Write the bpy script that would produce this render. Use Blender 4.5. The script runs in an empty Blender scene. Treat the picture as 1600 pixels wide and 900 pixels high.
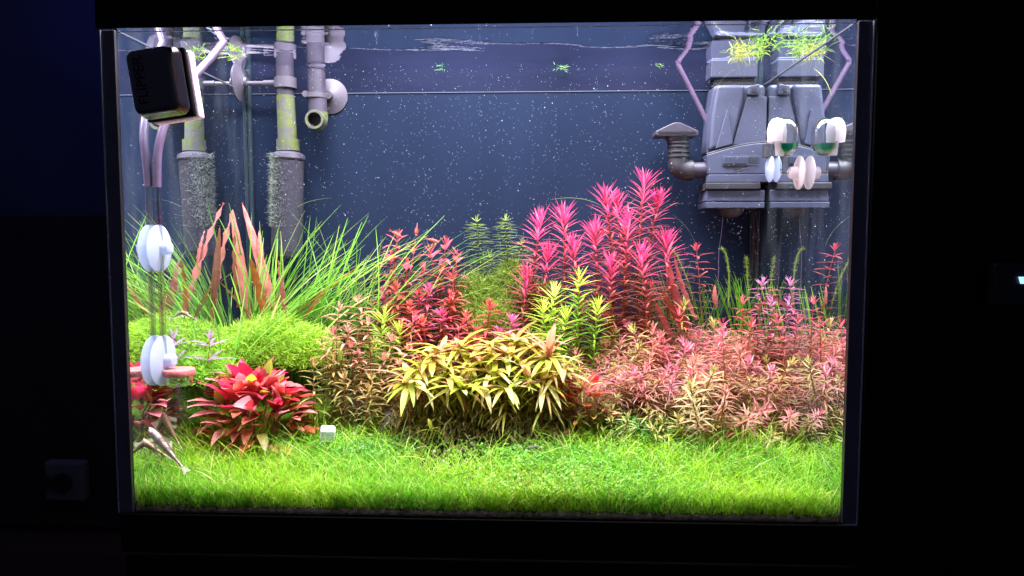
import bpy, math, random
import numpy as np
from mathutils import Vector, Matrix, Euler, Quaternion

rng = np.random.default_rng(7)
random.seed(7)
SC = bpy.context.scene
COL = SC.collection

# ------------------------------------------------------------------ camera
CX, CY, CZ = 0.0779, -0.9, 0.3562
YAW, PITCH, FPX = 0.0419, 0.0720, 1134.5
cam_d = bpy.data.cameras.new('camera')
cam = bpy.data.objects.new('camera', cam_d)
COL.objects.link(cam)
cam.location = (CX, CY, CZ)
cam.rotation_euler = (math.pi/2 - PITCH, 0, YAW)
cam_d.sensor_width = 36.0
cam_d.lens = 36.0*FPX/1600.0
cam_d.clip_start = 0.02
cam_d.clip_end = 50
SC.camera = cam

# ------------------------------------------------------------------ world, lamps, exposure
w = bpy.data.worlds.new('World'); SC.world = w; w.use_nodes = True
w.node_tree.nodes['Background'].inputs[0].default_value = (0.25, 0.3, 0.6, 1)
w.node_tree.nodes['Background'].inputs[1].default_value = 0.035
SC.view_settings.view_transform = 'Standard'
SC.view_settings.look = 'None'
SC.view_settings.exposure = 0.68
SC.view_settings.gamma = 1.0
SC.cycles.max_bounces = 9
SC.cycles.diffuse_bounces = 4
SC.cycles.glossy_bounces = 5
SC.cycles.transmission_bounces = 5
SC.cycles.transparent_max_bounces = 12
SC.cycles.caustics_reflective = True
SC.cycles.caustics_refractive = False
SC.cycles.sample_clamp_indirect = 12.0
SC.cycles.use_denoising = True

def area_lamp(name, loc, size, power, col, rot=(0, 0, 0), spread=None):
    d = bpy.data.lights.new(name, 'AREA'); d.shape = 'RECTANGLE'
    d.size, d.size_y = size; d.energy = power; d.color = col
    if spread: d.spread = math.radians(spread)
    o = bpy.data.objects.new(name, d); COL.objects.link(o); o.location = loc; o.rotation_euler = rot
    return o
# the LED lamp under the hood: two strips along the tank, above the water
area_lamp('led_strip', (0.0, 0.045, 1.02), (0.86, 0.09), 12.0, (0.94, 0.93, 1.0), (math.radians(2), 0, 0), 140)
area_lamp('led_strip', (0.0, 0.24, 1.02), (0.86, 0.14), 10.0, (0.96, 0.91, 1.0), (0, 0, 0), 140)
# a dim blue lamp somewhere in the dark room behind
area_lamp('room_lamp', (-1.10, 0.55, 1.25), (0.3, 0.3), 0.35, (0.05, 0.08, 1.0), (0.0, -0.35, 0))

# ------------------------------------------------------------------ helpers
def ray(u, v):
    X = (u-800)/FPX; Zd = (450-v)/FPX; Yd = 1.0
    Y = math.cos(PITCH)*Yd + math.sin(PITCH)*Zd
    Z = -math.sin(PITCH)*Yd + math.cos(PITCH)*Zd
    return (math.cos(YAW)*X - math.sin(YAW)*Y, math.sin(YAW)*X + math.cos(YAW)*Y, Z)
def at(u, v, t):
    """point of the tank at depth t behind the front pane"""
    r = ray(u, v); k = (t-CY)/r[1]
    return Vector((CX+k*r[0], t, CZ+k*r[2]))
def lin(c):
    return tuple(((x/255.)/12.92 if x <= 10 else (((x/255.)+.055)/1.055)**2.4) for x in c)
def G(x, t):
    """height of the soil"""
    x = np.asarray(x, float); t = np.asarray(t, float)
    return 0.005 + 0.275*t + 0.006*np.sin(x*9+1)*np.clip(t*6, 0, 1) + 0.003*np.sin(x*31+t*20)*np.clip(t*6, 0, 1)
SURF = 0.649
H = 0.609

def new_mat(name):
    m = bpy.data.materials.new(name); m.use_nodes = True
    return m, m.node_tree.nodes, m.node_tree.links
def pmat(name, col, rough=0.5, metal=0.0, noise=0.0, scale=60.0, bump=0.0, col2=None, spec=0.5, coat=0.0, stretch=(1, 1, 1)):
    m, n, l = new_mat(name); b = n['Principled BSDF']
    b.inputs['Base Color'].default_value = (*col, 1); b.inputs['Roughness'].default_value = rough
    b.inputs['Metallic'].default_value = metal
    b.inputs['Specular IOR Level'].default_value = spec
    b.inputs['Coat Weight'].default_value = coat
    if noise or bump:
        tc = n.new('ShaderNodeTexCoord'); mp = n.new('ShaderNodeMapping'); mp.inputs['Scale'].default_value = stretch
        l.new(tc.outputs['Object'], mp.inputs[0])
        t = n.new('ShaderNodeTexNoise'); t.inputs['Scale'].default_value = scale; t.inputs['Detail'].default_value = 6
        l.new(mp.outputs[0], t.inputs['Vector'])
        if noise:
            r = n.new('ShaderNodeValToRGB')
            c2 = col2 or tuple(c*(1-noise) for c in col)
            r.color_ramp.elements[0].position = 0.38; r.color_ramp.elements[1].position = 0.62
            r.color_ramp.elements[0].color = (*c2, 1); r.color_ramp.elements[1].color = (*col, 1)
            l.new(t.outputs[0], r.inputs[0]); l.new(r.outputs[0], b.inputs['Base Color'])
        if bump:
            bp = n.new('ShaderNodeBump'); bp.inputs['Strength'].default_value = bump; bp.inputs['Distance'].default_value = 0.002
            l.new(t.outputs[0], bp.inputs['Height']); l.new(bp.outputs[0], b.inputs['Normal'])
    return m
def leaf_mat(name, trans=0.5, rough=0.42, speck=0.25, scale=240.0):
    m, n, l = new_mat(name); b = n['Principled BSDF']
    at_ = n.new('ShaderNodeAttribute'); at_.attribute_name = 'Col'
    oi = n.new('ShaderNodeObjectInfo')
    mul = n.new('ShaderNodeMix'); mul.data_type = 'RGBA'; mul.blend_type = 'MULTIPLY'; mul.inputs[0].default_value = 1
    l.new(at_.outputs['Color'], mul.inputs[6]); l.new(oi.outputs['Color'], mul.inputs[7])
    tc = n.new('ShaderNodeTexCoord'); t = n.new('ShaderNodeTexNoise'); t.inputs['Scale'].default_value = scale; t.inputs['Detail'].default_value = 4
    l.new(tc.outputs['Object'], t.inputs['Vector'])
    r = n.new('ShaderNodeMapRange'); r.inputs[1].default_value = .35; r.inputs[2].default_value = .65
    r.inputs[3].default_value = 1-speck; r.inputs[4].default_value = 1+speck*.5
    l.new(t.outputs[0], r.inputs[0])
    m2 = n.new('ShaderNodeMix'); m2.data_type = 'RGBA'; m2.blend_type = 'MULTIPLY'; m2.inputs[0].default_value = 1
    l.new(mul.outputs[2], m2.inputs[6]); l.new(r.outputs[0], m2.inputs[7])
    l.new(m2.outputs[2], b.inputs['Base Color']); b.inputs['Roughness'].default_value = rough
    tr = n.new('ShaderNodeBsdfTranslucent'); l.new(m2.outputs[2], tr.inputs[0])
    mx = n.new('ShaderNodeMixShader'); mx.inputs[0].default_value = trans
    l.new(b.outputs[0], mx.inputs[1]); l.new(tr.outputs[0], mx.inputs[2])
    l.new(mx.outputs[0], n['Material Output'].inputs['Surface'])
    return m

LEAF = leaf_mat('leaf_tissue')
CRINK = leaf_mat('crinkled_leaf_tissue', .25, .5, .55, 420)
FISH = leaf_mat('fish_skin', 0.05, .3, .35, 500)

def mesh_obj(name, verts, faces, mat, parent=None, cols=None, smooth=True, stuff=False):
    me = bpy.data.meshes.new(name)
    verts = np.asarray(verts, np.float32).reshape(-1, 3)
    if isinstance(faces, np.ndarray):
        k = faces.shape[1]; nf = len(faces)
        me.vertices.add(len(verts)); me.vertices.foreach_set('co', verts.ravel())
        me.loops.add(nf*k); me.loops.foreach_set('vertex_index', faces.astype(np.int32).ravel())
        me.polygons.add(nf); me.polygons.foreach_set('loop_start', np.arange(0, nf*k, k, dtype=np.int32))
        me.update(calc_edges=True)
    else:
        me.from_pydata([tuple(map(float, v)) for v in verts], [], faces)
    if cols is not None:
        a = me.color_attributes.new('Col', 'FLOAT_COLOR', 'POINT')
        c = np.ones((len(verts), 4), np.float32); c[:, :3] = np.asarray(cols, np.float32).reshape(-1, 3)
        a.data.foreach_set('color', c.ravel())
    if smooth: me.polygons.foreach_set('use_smooth', np.ones(len(me.polygons), bool))
    me.materials.append(mat)
    return link(name, me, parent, stuff)
def link(name, me, parent=None, stuff=False):
    o = bpy.data.objects.new(name, me); COL.objects.link(o)
    if parent is not None: o.parent = parent
    if stuff: o['kind'] = 'stuff'
    return o
def thing(name, label, cat, loc=(0, 0, 0), group=None):
    o = bpy.data.objects.new(name, None); COL.objects.link(o); o.location = loc; o.empty_display_size = .01
    return tag(o, label, cat, group)
def tag(o, label, cat, group=None):
    o['label'] = label; o['category'] = cat
    if group: o['group'] = group
    return o
def copy_tree(o, parent=None):
    c = o.copy(); COL.objects.link(c); c.parent = parent
    for ch in o.children: copy_tree(ch, c)
    return c

# geometry bags ---------------------------------------------------------
class MB:
    def __init__(s): s.v = []; s.f = []; s.c = []
    def add(s, v, f, c=None):
        n = len(s.v); s.v += [tuple(p) for p in v]; s.f += [tuple(i+n for i in q) for q in f]
        s.c += [c or (1, 1, 1)]*len(v)
    def box(s, a, b, c=None):
        x0, y0, z0 = a; x1, y1, z1 = b
        v = [(x0, y0, z0), (x1, y0, z0), (x1, y1, z0), (x0, y1, z0), (x0, y0, z1), (x1, y0, z1), (x1, y1, z1), (x0, y1, z1)]
        s.add(v, [(0, 3, 2, 1), (4, 5, 6, 7), (0, 1, 5, 4), (1, 2, 6, 5), (2, 3, 7, 6), (3, 0, 4, 7)], c)
    def prism(s, pts, y0, y1, c=None):
        """pts: (x,z) counter-clockwise seen from the front"""
        n = len(pts)
        v = [(x, y0, z) for x, z in pts]+[(x, y1, z) for x, z in pts]
        f = [tuple(range(n)), tuple(range(2*n-1, n-1, -1))]+[(i, i+n, (i+1) % n+n, (i+1) % n) for i in range(n)]
        s.add(v, f, c)
    def tube(s, pts, rad, n=12, cap=True, c=None, inner=None):
        pts = [Vector(p) for p in pts]; k = len(pts)
        if not hasattr(rad, '__len__'): rad = [rad]*k
        T = [(pts[min(i+1, k-1)]-pts[max(i-1, 0)]).normalized() if (pts[min(i+1, k-1)]-pts[max(i-1, 0)]).length > 1e-9 else None for i in range(k)]
        for i in range(k):
            if T[i] is None: T[i] = T[i-1] if i else T[1]
        up = Vector((0, 0, 1)) if abs(T[0].z) < .9 else Vector((0, 1, 0))
        nx = T[0].cross(up).normalized(); v = []
        for i in range(k):
            nx = (nx-T[i]*nx.dot(T[i])).normalized(); ny = T[i].cross(nx)
            for j in range(n):
                a = 2*math.pi*j/n; v.append(pts[i]+(nx*math.cos(a)+ny*math.sin(a))*rad[i])
        f = [(i*n+j, i*n+(j+1) % n, (i+1)*n+(j+1) % n, (i+1)*n+j) for i in range(k-1) for j in range(n)]
        if cap: f += [tuple(range(n-1, -1, -1)), tuple(range((k-1)*n, k*n))]
        s.add(v, f, c)
    def lathe(s, o, axis, prof, n=24, c=None):
        """prof: (distance along axis, radius); closes onto the axis where radius is 0"""
        a = Vector(axis).normalized(); o = Vector(o)
        s.tube_like([(o+a*d, r) for d, r in prof], a, n, c)
    def tube_like(s, rings, a, n, c):
        up = Vector((0, 0, 1)) if abs(a.z) < .9 else Vector((0, 1, 0))
        nx = a.cross(up).normalized(); ny = a.cross(nx); v = []
        for p, r in rings:
            for j in range(n):
                q = 2*math.pi*j/n; v.append(p+(nx*math.cos(q)+ny*math.sin(q))*max(r, 1e-5))
        k = len(rings)
        f = [(i*n+j, i*n+(j+1) % n, (i+1)*n+(j+1) % n, (i+1)*n+j) for i in range(k-1) for j in range(n)]
        s.add(v, f, c)
    def build(s, name, mat, parent=None, smooth=False, bevel=0, seg=2, cols=False):
        o = mesh_obj(name, s.v, s.f, mat, parent, s.c if cols else None, smooth)
        if bevel:
            m = o.modifiers.new('bevel', 'BEVEL'); m.width = bevel; m.segments = seg; m.limit_method = 'ANGLE'
            for p in o.data.polygons: p.use_smooth = True
            wn = o.modifiers.new('wn', 'WEIGHTED_NORMAL')
        elif smooth:
            try: o.data.set_sharp_from_angle(angle=math.radians(40))
            except Exception: pass
        return o

def norm(a): return a/np.maximum(np.linalg.norm(a, axis=-1, keepdims=True), 1e-9)
PROF = {
 'grass': lambda s: np.minimum(1, s*8+.55)*(1-s**3)**.8,
 'leaf': lambda s: (np.sin(np.pi*np.clip(s, 0, 1)**.72))**.8+.06*(1-s),
 'strap': lambda s: np.minimum(1, .35+s*5)*np.clip(1-(s-.02)**6, 0, 1)**.7*(1-.35*s),
 'needle': lambda s: np.minimum(1, .5+s*4)*(1-s**2.5),
 'long': lambda s: (np.sin(np.pi*np.clip(s*.94+.06, 0, 1)**.8))**.55,
 'crk': lambda s: np.minimum(1, .45+s*1.6)*np.clip(1-s**2.6, 0, 1)**.75,
 'round': lambda s: np.sqrt(np.clip(1-(2*s-1)**2, 0, 1)),
}
def ribbons(base, d, bend, L, W, col0, col1, nrm=None, prof='grass', nseg=4, fold=0.0, wave=0.0, across=2, twist=0.0):
    """many curved leaves at once -> verts, quad faces, colours; d unit direction, bend added with s^2"""
    base = np.asarray(base, float).reshape(-1, 3); N = len(base)
    d = norm(np.broadcast_to(np.asarray(d, float), (N, 3))); bend = np.broadcast_to(np.asarray(bend, float), (N, 3))
    L = np.broadcast_to(np.asarray(L, float), (N,)); W = np.broadcast_to(np.asarray(W, float), (N,))
    if nrm is None:
        nrm = -bend + rng.normal(0, .25, (N, 3))
    nrm = np.broadcast_to(np.asarray(nrm, float), (N, 3))
    s = np.linspace(0, 1, nseg+1)
    P = base[:, None]+L[:, None, None]*(d[:, None]*s[None, :, None]+bend[:, None]*(s**2)[None, :, None])
    T = norm(d[:, None]+2*bend[:, None]*s[None, :, None])
    side = norm(np.cross(T, nrm[:, None]+1e-4)); nn = np.cross(side, T)
    w_ = (PROF[prof](s)*.5)[None, :, None]*W[:, None, None]
    if wave:
        ph = rng.uniform(0, 6.28, (N, 1, 1)); wv = np.sin(s[None, :, None]*nseg*1.9+ph)*wave*W[:, None, None]
    else: wv = 0
    if across == 2:
        V = np.stack([P-side*w_, P+side*w_], 2); k = 2
    else:
        V = np.stack([P-side*w_+nn*(w_*fold+wv), P, P+side*w_+nn*(w_*fold-wv)], 2); k = 3
    idx = (np.arange(N)*(nseg+1)*k)[:, None, None]+(np.arange(nseg)*k)[None, :, None]+np.arange(k-1)[None, None, :]
    F = np.stack([idx, idx+1, idx+1+k, idx+k], -1).reshape(-1, 4)
    c0 = np.broadcast_to(np.asarray(col0, float), (N, 3)); c1 = np.broadcast_to(np.asarray(col1, float), (N, 3))
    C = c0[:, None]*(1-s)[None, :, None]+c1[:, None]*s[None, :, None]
    C = np.repeat(C[:, :, None], k, 2)
    if k == 3: C[:, :, 1] *= 1.12
    return V.reshape(-1, 3), F, C.reshape(-1, 3)
class RB:
    def __init__(s): s.V = []; s.F = []; s.C = []; s.n = 0
    def add(s, r):
        V, F, C = r; s.V.append(V); s.F.append(F+s.n); s.C.append(C); s.n += len(V); return s
    def build(s, name, mat=LEAF, parent=None, stuff=True):
        return mesh_obj(name, np.concatenate(s.V), np.concatenate(s.F), mat, parent, np.concatenate(s.C), True, stuff)
def jit(c, n, a=.18, hue=.08):
    c = np.asarray(c, float)[None]*np.ones((n, 1))
    return np.clip(c*(1+rng.normal(0, a, (n, 1)))*(1+rng.normal(0, hue, (n, 3))), .002, .95)

# pool of single leaves whose mesh data is shared ------------------------
POOL = {}
def leaf_mesh(kind, var):
    key = (kind, var)
    if key in POOL: return POOL[key]
    r = random.Random(hash(kind) % 1000 if False else sum(map(ord, kind))*7+var)
    if kind == 'broad':   a = dict(W=.44, prof='leaf', nseg=6, fold=.35, across=3, wave=.05)
    elif kind == 'slim':  a = dict(W=.17, prof='leaf', nseg=5, fold=.3, across=3, wave=.03)
    elif kind == 'needle': a = dict(W=.095, prof='needle', nseg=4, fold=.3, across=3)
    elif kind == 'lance': a = dict(W=.17, prof='long', nseg=6, fold=.35, across=3, wave=.03)
    elif kind == 'blade': a = dict(W=.017, prof='strap', nseg=10, fold=.3, across=3)
    elif kind == 'crinkle': a = dict(W=.085, prof='crk', nseg=20, fold=.25, across=3, wave=.16)
    bd = {'broad': .45, 'slim': .4, 'needle': .3, 'lance': .95, 'blade': .75, 'crinkle': .25}[kind]
    b = bd*(.15+1.1*var/7.0) if kind != 'crinkle' else bd*(var-3)/3.
    V, F, C = ribbons([(0, 0, 0)], [(0, 0, 1)], [(r.uniform(-.06, .06), b, 0)], 1.0, a.pop('W'), (.82, .82, .82), (1, 1, 1), nrm=[(0, -1, 0)], **a)
    o = mesh_obj('leaf', V, F, CRINK if kind == 'crinkle' else LEAF, None, C)
    me = o.data; bpy.data.objects.remove(o); POOL[key] = me
    return me
def put_leaf(name, kind, var, base, d, down, L, col, parent, wscale=1.0):
    """leaf from base along d, bending towards `down`"""
    o = bpy.data.objects.new(name, leaf_mesh(kind, var)); COL.objects.link(o)
    z = Vector(d).normalized(); y = Vector(down); y = (y-z*y.dot(z))
    if y.length < 1e-4: y = z.orthogonal()
    y.normalize(); x = y.cross(z)
    M = Matrix((x*L*wscale, y*L, z*L)).transposed().to_4x4(); M.translation = Vector(base)
    o.parent = parent; o.matrix_basis = M; o.color = (*col, 1)
    return o

# ------------------------------------------------------------------ materials
M_black = pmat('black_trim', (.008, .008, .009), .35)
M_black2 = pmat('black_cabinet', (.004, .004, .004), .6, noise=.3, scale=4, spec=.2)
M_edge = pmat('frame_edge', (.17, .155, .19), .4, noise=.2, scale=30)
M_bead = pmat('edge_bead', (.55, .55, .65), .3)
M_panel = pmat('blue_background_film', (.0155, .0240, .051), .8, noise=.14, scale=7, stretch=(1, 1, .35), spec=.0)
M_rimb = pmat('rim_seen_through_glass', (.016, .02, .045), 1.0, noise=.3, scale=18, stretch=(.3, 1, 1.5), spec=0)
M_line = pmat('pale_glass_edge', (.10, .11, .15), .3)
M_sil = pmat('silicone_bead', (.03, .05, .07), .35, noise=.5, scale=30, stretch=(1, 1, .1))
M_soil = pmat('dark_soil', (.022, .014, .007), .9, noise=.6, scale=220, bump=.8)
M_grey = pmat('pump_grey_plastic', (.060, .068, .118), .45, noise=.12, scale=12, bump=.01)
M_greyd = pmat('pump_dark_plastic', (.035, .035, .045), .5, noise=.3, scale=60)
M_pipe = pmat('grey_pipe_plastic', (.060, .053, .082), .45, noise=.22, scale=40, bump=.05)
M_hose = pmat('purple_grey_hose', (.13, .09, .16), .3, noise=.15, scale=50)
M_hosed = pmat('dark_hose', (.03, .022, .035), .3)
M_algae = pmat('algae_on_pipe', (.10, .14, .02), .8, noise=1, scale=90, col2=(.09, .085, .095), bump=.4)
M_sponge = pmat('grey_sponge', (.048, .046, .072), .85, noise=.3, scale=320, bump=.8)
def silicone(name, col, tr=.3):
    m = pmat(name, col, .3); n, l = m.node_tree.nodes, m.node_tree.links
    t = n.new('ShaderNodeBsdfTransparent'); q = n.new('ShaderNodeBsdfTranslucent'); q.inputs[0].default_value = (*col, 1)
    a = n.new('ShaderNodeMixShader'); a.inputs[0].default_value = .45; b_ = n.new('ShaderNodeMixShader'); b_.inputs[0].default_value = tr
    l.new(n['Principled BSDF'].outputs[0], a.inputs[1]); l.new(q.outputs[0], a.inputs[2]); l.new(a.outputs[0], b_.inputs[1]); l.new(t.outputs[0], b_.inputs[2])
    l.new(b_.outputs[0], n['Material Output'].inputs[0]); return m
M_cup = silicone('milky_silicone', (.62, .68, .85), .28)
M_fin = silicone('milky_fin', (.55, .5, .42), .55)
M_cupg = pmat('grey_suction_cup', (.09, .08, .11), .5)
M_white = silicone('pinkish_white_plastic', (.80, .70, .73), .2)
M_pink = pmat('pinkish_felt', (.80, .58, .72), .8, noise=.25, scale=300, bump=.3)
M_felt = pmat('black_felt', (.01, .008, .008), .95, bump=.5, scale=500, noise=.5)
M_mag = pmat('black_glossy_plastic', (.07, .05, .06), .25, spec=1.0, coat=1.0)
M_text = pmat('embossed_lettering', (.002, .002, .002), .7)
M_red = pmat('pink_ceramic', (.62, .16, .15), .6, noise=.25, scale=300)
M_rock = pmat('grey_rock', (.16, .17, .15), .85, noise=.75, scale=45, bump=.9)
M_cube = pmat('white_stone', (.75, .75, .85), .7, noise=.12, scale=120, bump=.3)
M_speck = pmat('air_bubbles', (.72, .76, .88), .25)
M_stem = leaf_mat('stem_tissue', .1, .5, .2, 200)

def thin_glass(name, tint=(1, 1, 1), refl=.05, edge=.6):
    m, n, l = new_mat(name); n.remove(n['Principled BSDF'])
    t = n.new('ShaderNodeBsdfTransparent'); t.inputs[0].default_value = (*tint, 1)
    g = n.new('ShaderNodeBsdfGlossy'); g.inputs['Roughness'].default_value = .02
    lw = n.new('ShaderNodeLayerWeight'); lw.inputs[0].default_value = .3
    mr = n.new('ShaderNodeMapRange'); mr.inputs[3].default_value = refl; mr.inputs[4].default_value = edge
    l.new(lw.outputs['Facing'], mr.inputs[0])
    x = n.new('ShaderNodeMixShader'); l.new(mr.outputs[0], x.inputs[0]); l.new(t.outputs[0], x.inputs[1]); l.new(g.outputs[0], x.inputs[2])
    l.new(x.outputs[0], n['Material Output'].inputs[0]); return m
def pane_mat():
    """clear glass that turns into a mirror beyond the critical angle, as seen from the water"""
    m, n, l = new_mat('front_glass'); n.remove(n['Principled BSDF'])
    t = n.new('ShaderNodeBsdfTransparent'); t.inputs[0].default_value = (.985, .99, 1, 1); g = n.new('ShaderNodeBsdfGlossy'); g.inputs['Roughness'].default_value = .01
    geo = n.new('ShaderNodeNewGeometry'); dot = n.new('ShaderNodeVectorMath'); dot.operation = 'DOT_PRODUCT'
    l.new(geo.outputs['Incoming'], dot.inputs[0]); l.new(geo.outputs['True Normal'], dot.inputs[1])
    ab = n.new('ShaderNodeMath'); ab.operation = 'ABSOLUTE'; l.new(dot.outputs['Value'], ab.inputs[0])
    r = n.new('ShaderNodeMapRange'); r.inputs[1].default_value = .40; r.inputs[2].default_value = .55; r.inputs[3].default_value = .95; r.inputs[4].default_value = .0
    l.new(ab.outputs[0], r.inputs[0]); x = n.new('ShaderNodeMixShader'); l.new(r.outputs[0], x.inputs[0]); l.new(t.outputs[0], x.inputs[1]); l.new(g.outputs[0], x.inputs[2])
    l.new(x.outputs[0], n['Material Output'].inputs[0]); return m
M_pane = pane_mat()
M_glass = thin_glass('clear_glass_ware', (.86, .90, .90), .12, .95)
M_film = thin_glass('clear_fin', (.8, .75, .6), .08, .3)
M_green = pmat('green_indicator_fluid', (.0, .22, .13), .25)

def mirror_wall(name):
    m, n, l = new_mat(name); b = n['Principled BSDF']
    g = n.new('ShaderNodeBsdfGlossy'); g.inputs['Roughness'].default_value = .004; g.inputs[0].default_value = (.84, .88, .92, 1)
    tc = n.new('ShaderNodeTexCoord'); mp = n.new('ShaderNodeMapping'); mp.inputs['Scale'].default_value = (1, 3, .8)
    l.new(tc.outputs['Object'], mp.inputs[0]); t = n.new('ShaderNodeTexNoise'); t.inputs['Scale'].default_value = 9; t.inputs['Detail'].default_value = 8
    l.new(mp.outputs[0], t.inputs[0])
    r = n.new('ShaderNodeMapRange'); r.inputs[1].default_value = .45; r.inputs[2].default_value = .75; r.inputs[3].default_value = .008; r.inputs[4].default_value = .07
    l.new(t.outputs[0], r.inputs[0]); b.inputs['Base Color'].default_value = (.35, .4, .45, 1); b.inputs['Roughness'].default_value = .9
    x = n.new('ShaderNodeMixShader'); l.new(r.outputs[0], x.inputs[0]); l.new(g.outputs[0], x.inputs[1]); l.new(b.outputs[0], x.inputs[2])
    l.new(x.outputs[0], n['Material Output'].inputs[0]); return m
M_wall = mirror_wall('side_glass_in_total_reflection')

def water_mat():
    m, n, l = new_mat('water_underside'); n.remove(n['Principled BSDF'])
    t = n.new('ShaderNodeBsdfTransparent'); g = n.new('ShaderNodeBsdfGlossy'); g.inputs['Roughness'].default_value = .01
    g.inputs[0].default_value = (.93, .95, 1, 1)
    geo = n.new('ShaderNodeNewGeometry'); dot = n.new('ShaderNodeVectorMath'); dot.operation = 'DOT_PRODUCT'
    l.new(geo.outputs['Incoming'], dot.inputs[0]); l.new(geo.outputs['True Normal'], dot.inputs[1])
    ab = n.new('ShaderNodeMath'); ab.operation = 'ABSOLUTE'; l.new(dot.outputs['Value'], ab.inputs[0])
    r = n.new('ShaderNodeMapRange'); r.inputs[1].default_value = .50; r.inputs[2].default_value = .56; r.inputs[3].default_value = 1; r.inputs[4].default_value = .02
    l.new(ab.outputs[0], r.inputs[0])
    tc = n.new('ShaderNodeTexCoord'); mp = n.new('ShaderNodeMapping'); mp.inputs['Scale'].default_value = (1, 2.2, 1)
    l.new(tc.outputs['Object'], mp.inputs[0])
    no = n.new('ShaderNodeTexNoise'); no.inputs['Scale'].default_value = 14; no.inputs['Detail'].default_value = 4; l.new(mp.outputs[0], no.inputs[0])
    bp = n.new('ShaderNodeBump'); bp.inputs['Strength'].default_value = .04; bp.inputs['Distance'].default_value = .01
    l.new(no.outputs[0], bp.inputs['Height']); l.new(bp.outputs[0], g.inputs['Normal'])
    x = n.new('ShaderNodeMixShader'); l.new(r.outputs[0], x.inputs[0]); l.new(t.outputs[0], x.inputs[1]); l.new(g.outputs[0], x.inputs[2])
    l.new(x.outputs[0], n['Material Output'].inputs[0]); return m
M_water = water_mat()

# ------------------------------------------------------------------ the dark room and cabinet
def struct(name, mb, mat, **k):
    o = mb.build(name, mat, None, **k); o['kind'] = 'structure'; return o
b = MB(); b.box((-3, 1.0, -.40), (3, 1.05, 2.2))
M_wallp = pmat('dark_blue_wall_paint', (.10, .10, .16), .8, noise=.2, scale=3)
M_lowp = pmat('dark_brown_panel', (.03, .025, .025), .6, noise=.3, scale=5)
struct('wall', b, M_wallp)
b = MB(); b.box((-3, .90, -.40), (-.55, .995, .405)); struct('wainscot', b, M_lowp)
b = MB(); b.box((-3, -.6, -.46), (3, 1.0, -.42)); struct('floor', b, pmat('dark_reddish_floor', (.06, .03, .025), .5, noise=.3, scale=6))
cab = thing('aquarium_cabinet', 'black hood, base and side panels framing the lit aquarium', 'cabinet')
b = MB(); b.box((-.4715, -.011, H+.001), (.4695, -.0075, 1.1)); b.build('hood_panel', M_black2, cab, bevel=.002)
b = MB(); b.box((-.465, -.011, -.052), (.4695, -.0075, -.001)); b.build('base_panel', M_black2, cab, bevel=.0015)
b = MB(); b.box((-.46, -.01, -.40), (.50, .42, -.056)); b.build('cupboard', M_black2, cab, bevel=.002)
b = MB(); b.box((.4700, -.0105, -.40), (1.6, -.0006, 1.1)); b.build('side_panel', M_black2, cab, bevel=.002)
b = MB(); b.box((-.4715, -.007, 1.08), (.5, .43, 1.1)); b.build('hood_top', M_black2, cab)
b = MB(); b.box((-.4715, .431, H+.05), (.5, .45, 1.1)); b.build('hood_back', M_black2, cab)
for hx in (-.4713, .4605):
    b = MB(); b.box((hx, -.005, SURF+.06), (hx+.0105, .43, 1.079)); b.build('hood_side', M_black2, cab)

# socket on the dark wall
so = thing('wall_socket', 'white double wall socket on the dark wall, left of the aquarium', 'socket', (0, 0, 0))
p0 = at(62, 722, .86); p1 = at(130, 788, .86)
M_sock = pmat('white_socket_plastic', (.14, .14, .15), .5)
b = MB(); b.box((p0.x, .868, p1.z), (p1.x, .899, p0.z)); b.build('back_plate', M_sock, so, bevel=.012, seg=4)
for u, r in ((72, .016), (95, .025)):
    c = at(u, 755, .86); b = MB(); b.lathe((c.x, .868, c.z), (0, -1, 0), [(0, r), (.008, r), (.008, r*.72), (.001, r*.7), (.001, 0)], 28); b.build('socket_ring', M_lowp, so, smooth=True)
# small lit indicator at the far right
ind = thing('indicator_light', 'tiny pale blue light on a dark device at the right edge', 'lamp')
p = at(1597, 438, -.03); b = MB(); b.box((p.x-.03, -.028, p.z-.03), (p.x+.05, -.007, p.z+.02)); b.build('housing', M_black, ind, bevel=.003)
m, n, l = new_mat('lit_blue_lens'); bs = n['Principled BSDF']; bs.inputs['Emission Color'].default_value = (.35, .65, 1, 1); bs.inputs['Emission Strength'].default_value = 1.0
b = MB(); b.prism([(p.x-.0035, p.z+.004), (p.x-.001, p.z-.004), (p.x+.02, p.z-.004), (p.x+.02, p.z+.004)], -.031, -.0285); b.build('lens', m, ind)
p = at(1545, 432, -.03); b = MB(); b.lathe((p.x, -.006, p.z), (0, -1, 0), [(0, .002), (.002, .002), (.0025, 0)], 12)
tag(b.build('screw_head', M_bead), 'tiny grey screw head on the black panel at right', 'screw')

# ------------------------------------------------------------------ the aquarium
tank = thing('aquarium', 'large rectangular glass aquarium full of water and plants', 'aquarium')
b = MB(); b.add([(-.45, -.0005, 0), (.45, -.0005, 0), (.45, -.0005, H+.06), (-.45, -.0005, H+.06)], [(0, 1, 2, 3)]); b.build('front_pane', M_pane, tank)
b = MB(); b.box((-.456, 0, -.004), (-.45, .41, SURF+.05)); b.build('side_pane', M_wall, tank)
b = MB(); b.box((.45, 0, -.004), (.456, .41, SURF+.05)); b.build('side_pane', M_wall, tank)
b = MB(); b.box((-.4499, .401, -.004), (.4499, .412, H)); b.build('back_panel', M_panel, tank)
b = MB(); b.box((-.4499, .401, H+.0005), (.4499, .412, SURF+.05)); b.build('rim', M_rimb, tank)
b = MB()
b.box((-.4498, .3998, H-.0006), (.4498, .4009, H+.0006))
for sx in (-1, 1):
    b.box((min(sx*.4485, sx*.4499), .001, H-.0008), (max(sx*.4485, sx*.4499), .399, H+.0012))
b.build('rim_edge', M_line, tank)
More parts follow.
